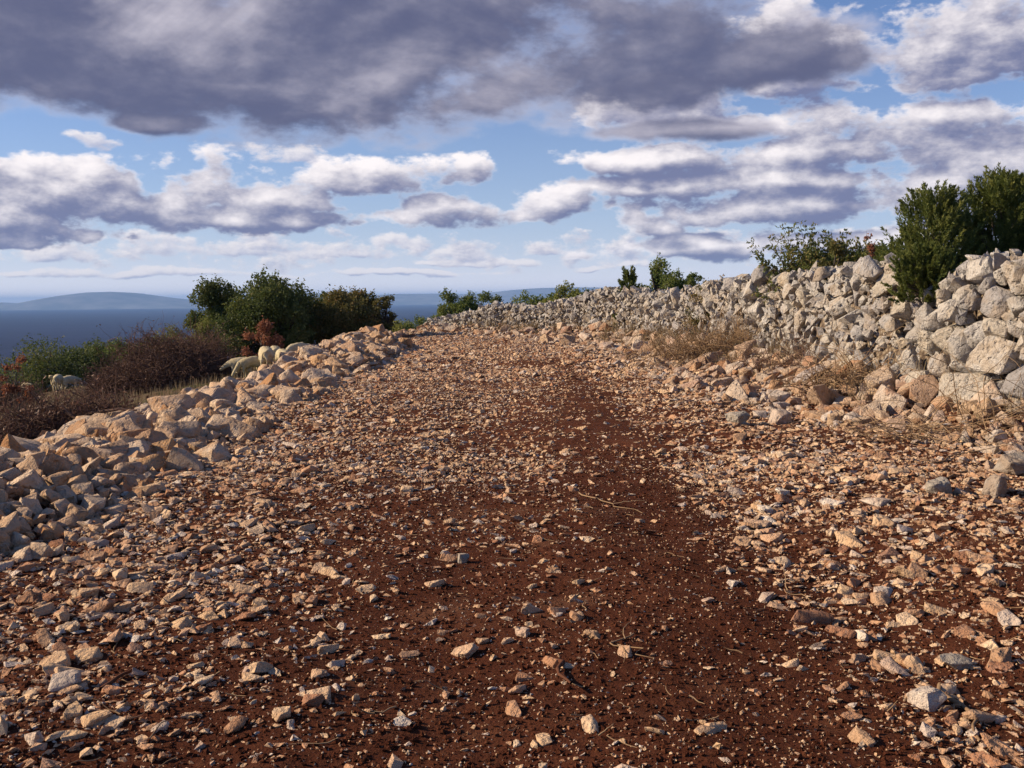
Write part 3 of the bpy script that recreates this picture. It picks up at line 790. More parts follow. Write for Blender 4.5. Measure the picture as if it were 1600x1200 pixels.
lone_rock('rock', 'square white stone lying on bare soil in the middle of the track', 724, 902, 5.8, (.040, .034, .036), M_GREY, .4, 10)

# ------------------------------------------------------------------ sticks and roots
def tube_mesh(name, paths, r0, r1, mat, sides=4, rnd=None):
    """many tapered tubes: paths is (n, m, 3)"""
    P = np.asarray(paths, float); n_, m_, _ = P.shape
    T = np.gradient(P, axis=1); T /= np.linalg.norm(T, axis=2, keepdims=True) + 1e-9
    ref = np.where(np.abs(T[..., 2:3]) > .9, np.array([1.0, 0, 0]), np.array([0, 0, 1.0]))
    A = np.cross(T, ref); A /= np.linalg.norm(A, axis=2, keepdims=True) + 1e-9
    B = np.cross(T, A)
    rad = np.asarray(r0)[:, None] + (np.asarray(r1) - np.asarray(r0))[:, None] * np.linspace(0, 1, m_)[None]
    th = np.arange(sides) * 2 * math.pi / sides
    V = P[:, :, None] + rad[..., None, None] * (A[:, :, None] * np.cos(th)[None, None, :, None] + B[:, :, None] * np.sin(th)[None, None, :, None])
    idx = (np.arange(n_)[:, None, None] * m_ + np.arange(m_ - 1)[None, :, None]) * sides
    j = np.arange(sides)[None, None, :]; j2 = (j + 1) % sides
    F = np.stack([idx + j, idx + j2, idx + sides + j2, idx + sides + j], -1).reshape(-1, 4)
    rv = np.repeat(rnd if rnd is not None else rng.random(n_), m_ * sides)
    return mesh_from(name, V.reshape(-1, 3), F, mat, True, rv)

def wander(start, direc, length, seg, jit, sag=0.0):
    """random curved paths (n, seg, 3)"""
    start = np.asarray(start, float); d = np.asarray(direc, float); n_ = len(start)
    d = d / (np.linalg.norm(d, axis=1, keepdims=True) + 1e-9)
    P = [start]; st = (np.asarray(length) / (seg - 1))[:, None]
    for i in range(seg - 1):
        d = d + rng.normal(size=(n_, 3)) * jit; d[:, 2] -= sag
        d /= np.linalg.norm(d, axis=1, keepdims=True) + 1e-9
        P.append(P[-1] + d * st)
    return np.stack(P, 1)

def stick(name, label, a, b_, r, mat, cat='stick', jit=.06, rise=0.0, forks=0):
    """a stick lying on the track between two points of the ground"""
    A_ = np.array([a[0], a[1]]); B_ = np.array([b_[0], b_[1]]); k = 9
    t = np.linspace(0, 1, k); L = np.linalg.norm(B_ - A_); per = np.array([-(B_ - A_)[1], (B_ - A_)[0]]) / L
    off = np.cumsum(rng.normal(size=k)) * jit * L * .5; off -= off[0] + t * (off[-1] - off[0])
    xy = A_ + (B_ - A_) * t[:, None] + per * off[:, None]
    z = road_z(xy[:, 0], xy[:, 1]) + r * .9 + .006 + rise * t
    P = [np.column_stack([xy, z])]; rad = [(r, r * .45)]
    for f in range(forks):
        i0 = 3 + 2 * f; s_ = P[0][i0]; dd = np.array([*(per * (1 if f % 2 else -1) + (B_ - A_) / L), .25]); dd /= np.linalg.norm(dd)
        tt = np.linspace(0, L * .3, k)[:, None]; P.append(s_ + dd * tt + rng.normal(size=(k, 3)) * .004 * (tt > 0)); rad.append((r * .55, r * .25))
    o0 = P[0][0].copy(); Pn = np.stack(P) - o0
    o = link(name, tube_mesh(name, Pn, [q[0] for q in rad], [q[1] for q in rad], mat, 6), loc=o0)
    return tag(o, label, cat)
gp = lambda px, py: (lambda y_: (at(px, py, y_).x, y_))(1.6 * FPX / (py - 466))
stick('stick', 'long straight tan stick lying at the lower right among stones', gp(1468, 1105), gp(1530, 1205), .011, M_STICK, forks=1)
stick('root', 'short dark red root end poking from the soil in the foreground', gp(872, 1075), gp(892, 1122), .011, M_ROOT, 'root', rise=.03)
stick('stick', 'pale crooked stick lying across the middle of the track', gp(905, 792), gp(1004, 822), .006, M_STICK, forks=2, jit=.16)
stick('stick', 'thin curved pale root loop on bare soil', gp(990, 1035), gp(1020, 1072), .004, M_STICK, jit=.35)
stick('stick', 'dark stick half buried among gravel on the left', gp(160, 1125), gp(215, 1085), .010, M_ROOT)
stick('stick', 'thin pale stick lying on soil under the brambles', gp(1450, 745), gp(1585, 700), .009, M_STICK, forks=2)
stick('stick', 'short tan stick beside the jagged grey rock', gp(1480, 770), gp(1530, 742), .012, M_STICK)
n_ = 420
y = 2.6 + 15 * rng.random(n_) ** 1.3; x = np.clip((rng.random(n_) * 1.1 - .45) * y, -3.6, 6)
st = np.stack([x, y, road_z(x, y) + .014], 1); a = rng.random(n_) * 6.28
pt = wander(st, np.stack([np.cos(a), np.sin(a), .15 * rng.normal(size=n_)], 1), .05 + .16 * rng.random(n_) ** 2, 6, .28)
pt[:, :, 2] = np.maximum(pt[:, :, 2], road_z(pt[:, :, 0], pt[:, :, 1]) + .004)
link('twig_litter', tube_mesh('twig_litter', pt, .0022 + .002 * rng.random(n_), .0012 + 0 * y, M_STICK, 4), dirt_road, kind='stuff')

# ------------------------------------------------------------------ foliage
def leaf_mesh(name, C, D, size, asp, mat, rnd, fold=.25):
    """leaf blades: centre, direction of the blade, length, width/length"""
    n_ = len(C); D = D / (np.linalg.norm(D, axis=1, keepdims=True) + 1e-9)
    Q = rng.normal(size=(n_, 3)); Sd = np.cross(D, Q); Sd /= np.linalg.norm(Sd, axis=1, keepdims=True) + 1e-9
    Nn = np.cross(D, Sd)
    s = np.asarray(size)[:, None]; a = np.asarray(asp)[:, None] if np.ndim(asp) else asp
    base = C - D * s * .5; tip = C + D * s * .5 - Nn * s * fold * .3
    l = C + Sd * s * a * .5 + Nn * s * fold * a; r = C - Sd * s * a * .5 + Nn * s * fold * a
    V = np.stack([base, r, tip, l], 1).reshape(-1, 3)
    F = np.arange(n_ * 4).reshape(-1, 4)
    return mesh_from(name, V, F, mat, False, np.repeat(rnd, 4))

def tree(name, label, cat, base, height, rad, mat, n_leaf=5000, leaf=.07, clumps=26, trunk_r=.07, group=None, squash=.8, low=.03, asp=.62, trunks=2, spread=.27, tall=0.0, lean=0.0, tip_out=.0):
    """tapered trunk and limbs, and a crown of leaf clumps with gaps between them"""
    bx, by, bz = base
    t = thing(name, label, cat, Vector(base), group)
    C = []
    while len(C) < clumps:
        q = rng.normal(size=3); q /= np.linalg.norm(q); q *= rng.random() ** .45
        zz = .5 + .5 * q[2]
        wid = rad * (1 - tall * zz) * (.55 + .45 * math.sin(math.pi * min(1, zz * .85 + .18)))
        C.append((q[0] * wid + lean * zz * height, q[1] * wid, height * (low + (1 - low) * zz * .97)))
    C = np.array(C)
    cs = rad * spread * (.65 + .8 * rng.random(clumps))
    C[:, 2] *= (.94 * height - .75 * squash * cs[np.argmax(C[:, 2])]) / C[:, 2].max()
    wgt = cs ** 2; which = rng.choice(clumps, n_leaf, p=wgt / wgt.sum())
    d = rng.normal(size=(n_leaf, 3)); d /= np.linalg.norm(d, axis=1, keepdims=True)
    rr_ = rng.random(n_leaf) ** .45
    P = C[which] + d * (cs[which] * rr_)[:, None] * np.array([1.15, 1.15, squash]) + rng.normal(size=(n_leaf, 3)) * rad * .03
    nr = clumps * 5; rc = rng.integers(0, clumps, nr); rd = rng.normal(size=(nr, 3)) + np.array([0, 0, .5]) + .9 * (C[rc] - np.array([0, 0, height * .45])) / max(rad, height * .5)
    rd /= np.linalg.norm(rd, axis=1, keepdims=True); onray = rng.random(n_leaf) < .16; ri = rng.integers(0, nr, onray.sum())
    P[onray] = C[rc[ri]] + rd[ri] * (cs[rc[ri]] * (.75 + .75 * rng.random(nr)[ri] * rng.random(len(ri))))[:, None] + rng.normal(size=(len(ri), 3)) * leaf * .55
    stray = rng.random(n_leaf) < .03; P[stray] += rng.normal(size=(stray.sum(), 3)) * rad * .09
    P[:, 2] = np.clip(P[:, 2], .03, None)
    dirv = d * .7 + rng.normal(size=(n_leaf, 3)) * .6 + np.array([0, 0, tip_out])
    rv = np.clip(.45 * rng.random(n_leaf) + .55 * rng.random(clumps)[which], 0, 1)
    link('crown', leaf_mesh('crown', P, dirv, leaf * (.6 + .8 * rng.random(n_leaf)), asp, mat, rv), t)
    # trunks, limbs and twigs reaching into the clumps
    paths, r0, r1 = [], [], []
    k = 8; tt = np.linspace(0, 1, k)[:, None]
    heads = []
    for i in range(trunks):
        top_ = np.array([rng.normal() * rad * .28 + lean * height * .5, rng.normal() * rad * .28, height * (.5 + .3 * rng.random())])
        foot = np.array([rng.normal() * trunk_r * 1.2, rng.normal() * trunk_r * 1.2, -.12])
        pth = foot + (top_ - foot) * tt + rng.normal(size=(k, 3)) * rad * .035 * np.sin(tt * 3.1)
        paths.append(pth); r0.append(trunk_r * (.8 + .4 * rng.random())); r1.append(trunk_r * .3); heads.append(pth)
    for i in range(clumps):
        h_ = heads[i % trunks]; j = int(np.clip(np.argmin(np.abs(h_[:, 2] - C[i, 2] * .55)), 1, k - 1))
        s_ = h_[j]; e_ = C[i] + (C[i] - s_) * .12
        pth = s_ + (e_ - s_) * tt + np.array([0, 0, -1]) * (np.sin(tt * math.pi) * .06 * height) * rng.random() + rng.normal(size=(k, 3)) * rad * .025 * np.sin(tt * 3.1)
        paths.append(pth); r0.append(trunk_r * .42); r1.append(trunk_r * .08)
    link('trunk', tube_mesh('trunk', np.stack(paths), r0, r1, M_BARK, 6), t)
    return t

def ground_at(px, Y, dz=0.0):
    x_ = at(px, 500, Y).x
    return (x_, Y, float(land(x_, Y)) + dz)
def seen(px, top_py, Y): return ground_at(px, Y), at(px, top_py, Y).z - float(land(at(px, 500, Y).x, Y))
def put_tree(label, px, top, Y, half_px, mat, name='oak_tree', cat='tree', **kw):
    b_, h_ = seen(px, top, Y)
    return tree(name, label, cat, b_, h_, half_px / FPX * Y, mat, **kw)

put_tree('dark low thicket filling the foot of the oak clump under the spiky oak', 392, 462, 38.6, 52, L_OAK, name='thicket', cat='bush', n_leaf=11000, leaf=.10, clumps=34)
put_tree('dark low thicket under the olive brown end of the oak clump', 535, 468, 40.6, 56, L_OAK2, name='thicket', cat='bush', n_leaf=11000, leaf=.10, clumps=34)
put_tree('light green hedge bush behind the far wall, left of the round light green tree', 850, 455, 58, 28, L_BUSH, name='bush', cat='bush', n_leaf=3500, leaf=.12, clumps=18)
put_tree('low green bush on the far slope just left of the wall end', 668, 492, 80, 26, L_BUSH, name='bush', cat='bush', n_leaf=3000, leaf=.13, clumps=18)
put_tree('dark oak with the tallest crown in the clump left of the track', 430, 419, 39, 68, L_OAK, n_leaf=26000, leaf=.10, clumps=60, low=.03, trunk_r=.10, trunks=3)
put_tree('dark oak at the seaward end of the clump, spiky crown against the far island', 350, 429, 40, 50, L_OAK, n_leaf=17000, leaf=.10, clumps=46, low=.03, trunk_r=.08)
put_tree('low oak between the tallest oak and the thin one, olive crown', 520, 450, 41, 52, L_OAK2, n_leaf=19000, leaf=.10, clumps=46, low=.03, trunk_r=.08)
put_tree('thin feathery tree at the track end of the oak clump, bare lower stems', 600, 458, 42, 22, L_OAK2, name='young_oak', n_leaf=2400, leaf=.08, clumps=20, trunk_r=.05, spread=.24)
put_tree('olive brown oak in the clump beside the thin feathery tree', 562, 452, 42.5, 46, L_OAK2, n_leaf=15000, leaf=.10, clumps=40, low=.03, trunk_r=.07)
put_tree('dark shaded oak standing behind the tallest oak of the clump', 480, 446, 44, 50, L_OAK, n_leaf=16000, leaf=.10, clumps=40, low=.03, trunk_r=.08)
# bushes on the left
put_tree('wide dark green bush at the edge of the pasture above the sea', 60, 525, 56, 95, L_OAK, name='bush', cat='bush', n_leaf=14000, leaf=.12, clumps=44, squash=.8)
put_tree('low dark green bush between the wide bush and the dead brush', 140, 530, 58, 60, L_OAK, name='bush', cat='bush', n_leaf=9000, leaf=.12, clumps=26)
put_tree('mid green bush between the low dark bush and the yellow green ones', 205, 530, 52, 42, L_BUSH, name='bush', cat='bush', n_leaf=6000, leaf=.11, clumps=26)
put_tree('yellow green low bush on the slope right of the sea, beside the oaks', 265, 506, 38, 40, L_LIME, name='bush', cat='bush', n_leaf=4200, leaf=.075, clumps=22)
put_tree('yellow green bush touching the first oak of the clump', 318, 494, 37, 34, L_LIME, name='bush', cat='bush', n_leaf=3600, leaf=.075, clumps=20)
put_tree('rust red leafed bush in front of the oak clump above the sheep', 412, 497, 31, 32, L_RUST, name='bush', cat='bush', n_leaf=3400, leaf=.065, clumps=22, spread=.2)
put_tree('rust brown sapling at the left border of the pasture', 22, 552, 22, 26, L_RUST, name='sapling', cat='sapling', n_leaf=1000, leaf=.06, clumps=16, trunk_r=.03, spread=.2)
put_tree('low green bush at the end of the track, left of the wall end', 640, 499, 62, 42, L_BUSH, name='bush', cat='bush', n_leaf=4500, leaf=.11, clumps=24, low=.02)
put_tree('olive low bush at the end of the track by the thin feathery tree', 612, 503, 56, 30, L_LIME, name='bush', cat='bush', n_leaf=3000, leaf=.10, clumps=20, low=.02)
# trees beyond the wall
put_tree('bushy green tree beyond the low far end of the wall', 712, 452, 60, 36, L_BUSH, name='field_tree', n_leaf=9000, leaf=.12, clumps=28)
put_tree('smaller twin of the green tree beyond the far wall end, nearer the track bend', 750, 454, 62, 26, L_BUSH, name='field_tree', n_leaf=5500, leaf=.12, clumps=20)
put_tree('low dark bush behind the far wall between two green trees', 780, 459, 68, 22, L_OAK, name='bush', cat='bush', n_leaf=1800, leaf=.13, clumps=14)
put_tree('flat topped pale green bush behind the wall', 815, 455, 66, 30, L_BUSH, name='bush', cat='bush', n_leaf=2800, leaf=.13, clumps=18)
put_tree('round light green tree standing behind the middle of the wall', 888, 439, 56, 38, L_LIME, name='field_tree', n_leaf=8500, leaf=.11, clumps=28)
put_tree('small green bush against the round light green tree', 922, 449, 56, 20, L_BUSH, name='bush', cat='bush', n_leaf=1500, leaf=.11, clumps=12)
put_tree('round grey green tree above the wall beside the small dark juniper', 1036, 403, 36, 42, L_BUSH, name='field_tree', n_leaf=9000, leaf=.075, clumps=32)
put_tree('low green bush right of the round grey green tree', 1082, 425, 35, 20, L_BUSH, name='bush', cat='bush', n_leaf=2200, leaf=.07, clumps=16)
put_tree('olive brown scrubby bush on the lowered stretch of the wall', 1100, 432, 25.5, 34, L_OAK2, name='bush', cat='bush', n_leaf=3400, leaf=.05, clumps=24)
put_tree('russet bush behind the wall crest beside the arching shrub', 1305, 366, 17.9, 32, L_OAK2, name='bush', cat='bush', n_leaf=5200, leaf=.045, clumps=24)
put_tree('spindly rust leafed sapling between the arching shrub and the big juniper', 1356, 355, 17.0, 17, L_RUST, name='sapling', cat='sapling', n_leaf=900, leaf=.045, clumps=18, trunk_r=.02, tall=.5)

def juniper(label, px, top, Y, half_px, n_plume, lf=80, low=.02, tall=.45, name='juniper', lift=0.0):
    """a juniper: many plumes of short upswept sprays round a stem"""
    b_, h_ = seen(px, top, Y); rad = half_px / FPX * Y
    b_ = (b_[0], b_[1], b_[2] + lift); h_ -= lift
    t = thing(name, label, 'juniper', Vector(b_))
    z = rng.random(n_plume) ** .85
    a = rng.random(n_plume) * 6.283
    rr_ = (rng.random(n_plume) ** .5) * (1 - tall * z ** 1.3) * rad * (.75 + .5 * rng.random(n_plume)) * (1 - sstep(.86, 1.0, z) * .75)
    B = np.stack([np.cos(a) * rr_, np.sin(a) * rr_, (low + (1 - low) * z) * h_ * .86], 1)
    D = np.stack([np.cos(a) * .75, np.sin(a) * .75, .55 + .9 * z], 1) + rng.normal(size=(n_plume, 3)) * .28
    D /= np.linalg.norm(D, axis=1, keepdims=True)
    L = h_ * (.085 + .085 * rng.random(n_plume)) + .05
    which = np.repeat(np.arange(n_plume), lf); k = len(which)
    u_ = rng.random(k) ** .85; q = rng.normal(size=(k, 3)); q -= (q * D[which]).sum(1)[:, None] * D[which]; q /= np.linalg.norm(q, axis=1, keepdims=True) + 1e-9
    wdt = L[which] * .24 * (1 - u_ * .85) * rng.random(k) ** .5
    P = B[which] + D[which] * (u_ * L[which])[:, None] + q * wdt[:, None]
    dd = D[which] * 1.0 + q * .65 + rng.normal(size=(k, 3)) * .2
    size = np.clip(.0016 * Y * 2.0, .03, .14) * (.7 + .9 * rng.random(k))
    rv = np.clip(.25 * rng.random(k) + .4 * rng.random(n_plume)[which] + .3 * u_, 0, 1)
    link('foliage', leaf_mesh('foliage', P, dd, size, .28, L_JUN, rv), t)
    m_ = 8; tt = np.linspace(0, 1, m_)[None, :, None]
    s_ = np.stack([0 * a[:60], 0 * a[:60], B[:60, 2] * .55], 1); paths = s_[:, None] + (B[:60] - s_)[:, None] * tt
    stem = (np.array([[0, 0, -.1]]) + np.array([[0, 0, h_ * .9]]) * np.linspace(0, 1, m_)[:, None])[None]
    link('trunk', tube_mesh('trunk', np.concatenate([stem, paths]), [.06 * h_ / 2] + [.015] * len(paths), [.01] + [.005] * len(paths), M_BARK, 6), t)
    return t
juniper('big dark juniper behind the dip in the wall, nearest the arching shrub, pointed top', 1455, 285, 15.2, 62, 620)
juniper('tallest dark juniper at the right border rising over the wall', 1560, 262, 15.6, 75, 760)
juniper('low juniper skirt spilling forward through the dip in the wall', 1446, 384, 13.75, 46, 340, tall=.3, lift=1.28)
juniper('dark juniper cut by the right border, beyond the wall', 1660, 285, 15.9, 75, 420)
juniper('olive juniper shoulder on the seaward side of the big juniper', 1392, 372, 16.0, 34, 200)
juniper('small dark conical juniper standing alone above the wall beside the round tree', 984, 419, 34, 14, 130, lf=60, tall=.3)

# arching shrub with compound leaves on the wall
sh_b = Vector((at(1245, 430, 19.9).x + .55, 19.9, float(land(at(1245, 430, 19.9).x + .55, 19.9))))
shrub = thing('arching_shrub', 'loose green shrub with long arching compound leaves growing over the wall crest', 'shrub', sh_b)
ns = 400
a = rng.random(ns) * 6.283; d = np.stack([np.cos(a) * (.25 + .75 * rng.random(ns)), np.sin(a) * .5, 1.0 + .7 * rng.random(ns)], 1)
st = np.stack([rng.normal(size=ns) * .38 + .1, rng.normal(size=ns) * .2, .5 + .5 * rng.random(ns)], 1)
ln = .55 + .85 * rng.random(ns)
tips = [(1172, 378), (1185, 405), (1222, 352), (1240, 356), (1268, 352), (1290, 362), (1200, 372), (1180, 395), (1250, 348)]
pt = wander(st, d, ln, 9, .13, .06)
for i, (px, py) in enumerate(tips):
    e = np.array(at(px, py, 19.7)) - np.array(sh_b); s_ = np.array([(e[0]) * .35, 0, .6]); tt = np.linspace(0, 1, 9)[:, None]
    pt[i] = s_ + (e - s_) * tt + np.array([0, 0, 1]) * np.sin(tt * math.pi) * .14
link('stems', tube_mesh('stems', pt, [.011] * ns, [.003] * ns, M_BARK, 5), shrub, kind='stuff')
C, D, sz = [], [], []
for i in range(ns):
    for u_ in np.linspace(.25, 1, 15):
        j = u_ * 8; j0 = min(int(j), 7); pnt = pt[i, j0] + (pt[i, j0 + 1] - pt[i, j0]) * (j - j0); tg = pt[i, j0 + 1] - pt[i, j0]; tg = tg / np.linalg.norm(tg)
        for sgn in (-1, 1):
            side = np.cross(tg, rng.normal(size=3)); side /= np.linalg.norm(side)
            for q in range(4):
                C.append(pnt + side * (.03 + .028 * q) + rng.normal(size=3) * .012); D.append(side * .4 + tg * .5 + rng.normal(size=3) * .4); sz.append(.06 + .035 * rng.random())
C = np.array(C)
link('leaves', leaf_mesh('leaves', C, np.array(D), np.array(sz), .42, L_ASH, rng.random(len(C))), shrub, kind='stuff')

# ------------------------------------------------------------------ heaps of cut brush on the pasture
def brush(label, px, py_top, Y, half_px, depth, n_tw, twl=1.1, limbs=(), leaves=600):
    b_, h_ = seen(px, py_top, Y); hw = half_px / FPX * Y
    t = thing('brush_pile', label, 'brush pile', Vector(b_))
    a = rng.random(n_tw) * 6.283; q = rng.random(n_tw) ** .5
    x_, y_ = np.cos(a) * q * hw * .85, np.sin(a) * q * depth
    lz = land(b_[0] + x_, b_[1] + y_) - b_[2]
    hump = h_ * (1 - q ** 2) ** .6 * (.75 + 1.1 * vnoise(x_, y_, hw * .35, 31) + .25)
    st = np.stack([x_, y_, lz + hump * rng.random(n_tw) ** .6 * .8], 1)
    d = np.stack([rng.normal(size=n_tw), rng.normal(size=n_tw) * .8, rng.normal(size=n_tw) * .6 + .22], 1)
    pt = wander(st, d, twl * (.35 + .8 * rng.random(n_tw)), 6, .26, .05)
    pt[:, :, 2] = np.maximum(pt[:, :, 2], (lz - .03)[:, None])
    rad_ = .0045 + .006 * rng.random(n_tw) ** 2
    link('twigs', tube_mesh('twigs', pt, rad_ * (Y / 26) ** .5, rad_ * .45, M_TWIG, 4), t, kind='stuff')
    for lx0, lz0, lx1, lz1, r_ in limbs:
        s_ = np.array([[lx0 * hw, -depth * .5, lz0 * h_]]); e_ = np.array([lx1 * hw, -depth * .75, lz1 * h_])
        pth = wander(s_, (e_ - s_[0])[None], np.array([np.linalg.norm(e_ - s_[0])]), 9, .10)
        link('branch', tube_mesh('branch', pth, [r_], [r_ * .35], M_TWIG, 6), t)
    k = leaves
    i_ = rng.integers(0, n_tw, k); j_ = rng.integers(1, 6, k)
    link('withered_leaves', leaf_mesh('withered_leaves', pt[i_, j_] + rng.normal(size=(k, 3)) * .03, rng.normal(size=(k, 3)), .03 + .045 * rng.random(k), .6, L_BROWN, rng.random(k)), t, kind='stuff')
    return t
brush('largest heap of dead brown brush, purple grey twigs, in front of the oak clump', 262, 512, 27.5, 108, 1.6, 4800, .95,
      [(-.7, .8, -.5, 1.02, .012), (.2, .4, .5, .42, .04), (-.9, .2, -.35, .25, .05)], 9000)
brush('heap of brown brush thinning towards the wide green bush', 178, 570, 27.0, 42, 1.2, 1500, .7, [], 3200)
brush('reddish brown scrubby brush at the foot of the wide dark green bush', 10, 596, 30, 36, 1.0, 1100, .7, [], 3000)
brush('dark cut brush with thick crooked limbs right behind the near stone heap', 105, 634, 14.5, 95, .8, 2300, .6,
      [(-.6, .95, .0, 1.1, .03), (.0, 1.05, .6, .85, .04), (.5, .8, 1.35, 1.1, .035), (-1.1, 1.05, -.5, 1.2, .028), (-.2, .9, -.35, 1.7, .018)], 3600)
brush('small dark brush heap at the left border of the pasture', 5, 650, 13.5, 55, .7, 1000, .6, [(-.5, .3, .4, .7, .03)], 1600)

# ------------------------------------------------------------------ grasses
def blades(name, P, hgt, wid, mat, lean=.35, parent=None):
    n_ = len(P); a = rng.random(n_) * 6.283; l = np.stack([np.cos(a), np.sin(a), 0 * a], 1) * (hgt * lean * rng.random(n_))[:, None]
    sd_ = np.stack([-np.sin(a), np.cos(a), 0 * a], 1) * np.asarray(wid)[:, None] if np.ndim(wid) else np.stack([-np.sin(a), np.cos(a), 0 * a], 1) * wid
    mid_ = P + l * .35 + np.array([0, 0, 1]) * (hgt * .6)[:, None]; tip = P + l + np.array([0, 0, 1]) * hgt[:, None]
    V = np.stack([P - sd_, P + sd_, mid_ + sd_ * .6, mid_ - sd_ * .6, tip], 1).reshape(-1, 3)
    b_ = np.arange(n_)[:, None] * 5
    F = np.concatenate([b_ + np.array([[0, 1, 2]]), b_ + np.array([[0, 2, 3]]), b_ + np.array([[3, 2, 4]])])
    return mesh_from(name, V, F, mat, False, np.repeat(rng.random(n_), 5))
n_ = 26000
y = 7 + 34 * rng.random(n_) ** .8; x = -5.6 - (y * .62 - 5.0).clip(1) * rng.random(n_)
k_ = (vnoise(x, y, 1.8, 41) + vnoise(x, y, .5, 42) * .6) > -.1; x, y = x[k_], y[k_]
o = link('dry_grass', blades('dry_grass', np.stack([x, y, land(x, y) - .01], 1), .08 + .22 * rng.random(len(x)) ** 2, .004 + .0002 * y, L_DRY), kind='stuff')
n_ = 9000
y = 7 + 30 * rng.random(n_); x = -5.7 - (y * .62 - 5.0).clip(1) * rng.random(n_)
k_ = vnoise(x, y, 2.4, 43) > .08; x, y = x[k_], y[k_]
gx2 = np.concatenate([x, at(25, 680, 9.8).x + rng.normal(size=1800) * .5]); gy2 = np.concatenate([y, 10.2 + rng.normal(size=1800) * .5])
link('green_grass', blades('green_grass', np.stack([gx2, gy2, land(gx2, gy2) - .01], 1), .05 + .10 * rng.random(len(gx2)), .004 + .0001 * gy2, L_GRASS), kind='stuff')
# dry tufts before the wall
nt = 400
y = np.concatenate([11 + 32 * rng.random(nt - 200), rng.normal(size=120) * 1.8 + 21.5, rng.normal(size=80) * 3 + 28]); t = .05 - 1.0 * rng.random(nt) ** 1.6
k_ = (y > 10.5) & (y < 44); y, t = y[k_], t[k_]
x = wall_x(y) + t; hh_ = .12 + .45 * rng.random(len(y)) ** 1.5
rep_ = rng.integers(9, 26, len(y)); ti = np.repeat(np.arange(len(y)), rep_)
px_ = x[ti] + rng.normal(size=len(ti)) * .06; py_ = y[ti] + rng.normal(size=len(ti)) * .06
link('dry_stalks', blades('dry_stalks', np.stack([px_, py_, land(px_, py_) + .05 + .2 * (t[ti] > -.2)], 1), hh_[ti] * (.5 + .6 * rng.random(len(ti))), .0022 + .00013 * y[ti], L_DRY, 1.1), kind='stuff')

def bramble(label, px, py, Y, spread, n_c, length, seed_up=.7, mat=M_STICK, cat='bramble', thick=.0045):
    p_ = at(px, py, Y); z_ = float(land(p_.x, Y)) + .05
    t = Vector((p_.x, Y, z_))
    a = rng.random(n_c) * 6.283
    st = np.stack([rng.normal(size=n_c) * spread, rng.normal(size=n_c) * spread * .4, .05 + .15 * rng.random(n_c)], 1)
    d = np.stack([np.cos(a), np.sin(a) * .7 - .2, seed_up * rng.random(n_c)], 1)
    pt = wander(st, d, length * (.4 + .8 * rng.random(n_c)), 12, .17, .09)
    lz = land(pt[:, :, 0] + t.x, pt[:, :, 1] + t.y) + .07 - z_
    pt[:, :, 2] = np.maximum(pt[:, :, 2], lz)
    wx_l = wall_x(pt[:, :, 1] + t.y) - .08 - t.x
    pt[:, :, 0] = np.where(pt[:, :, 2] < 1.6, np.minimum(pt[:, :, 0], wx_l), pt[:, :, 0])
    o = link('bramble', tube_mesh('bramble', pt, thick * (.7 + .8 * rng.random(n_c)), [thick * .35] * n_c, mat, 5), loc=t)
    return tag(o, label, cat)
bramble('tangle of thin dry bramble canes on the soil below the big boulders', 1440, 668, 10.6, .45, 90, 1.1)
bramble('sparse bramble canes climbing the wall at the right border', 1560, 600, 11.0, .35, 40, 1.5, 1.6)
bramble('tan dry brush caught against the wall under the arching shrub', 1120, 530, 21.0, .75, 700, 1.1, 2.2, thick=.006)
bramble('grey bundle of dry twigs lying on the broken part of the wall', 1340, 600, 14.3, .45, 130, 1.0, 1.7, thick=.006)
bramble('thin dark canes hanging over the wall face below the russet bush', 1265, 500, 17.0, .6, 120, 1.1, 1.6, M_TWIG)
bramble('dry canes at the wall foot above the tan rubble', 1300, 610, 14.4, .3, 45, 1.0, .8)

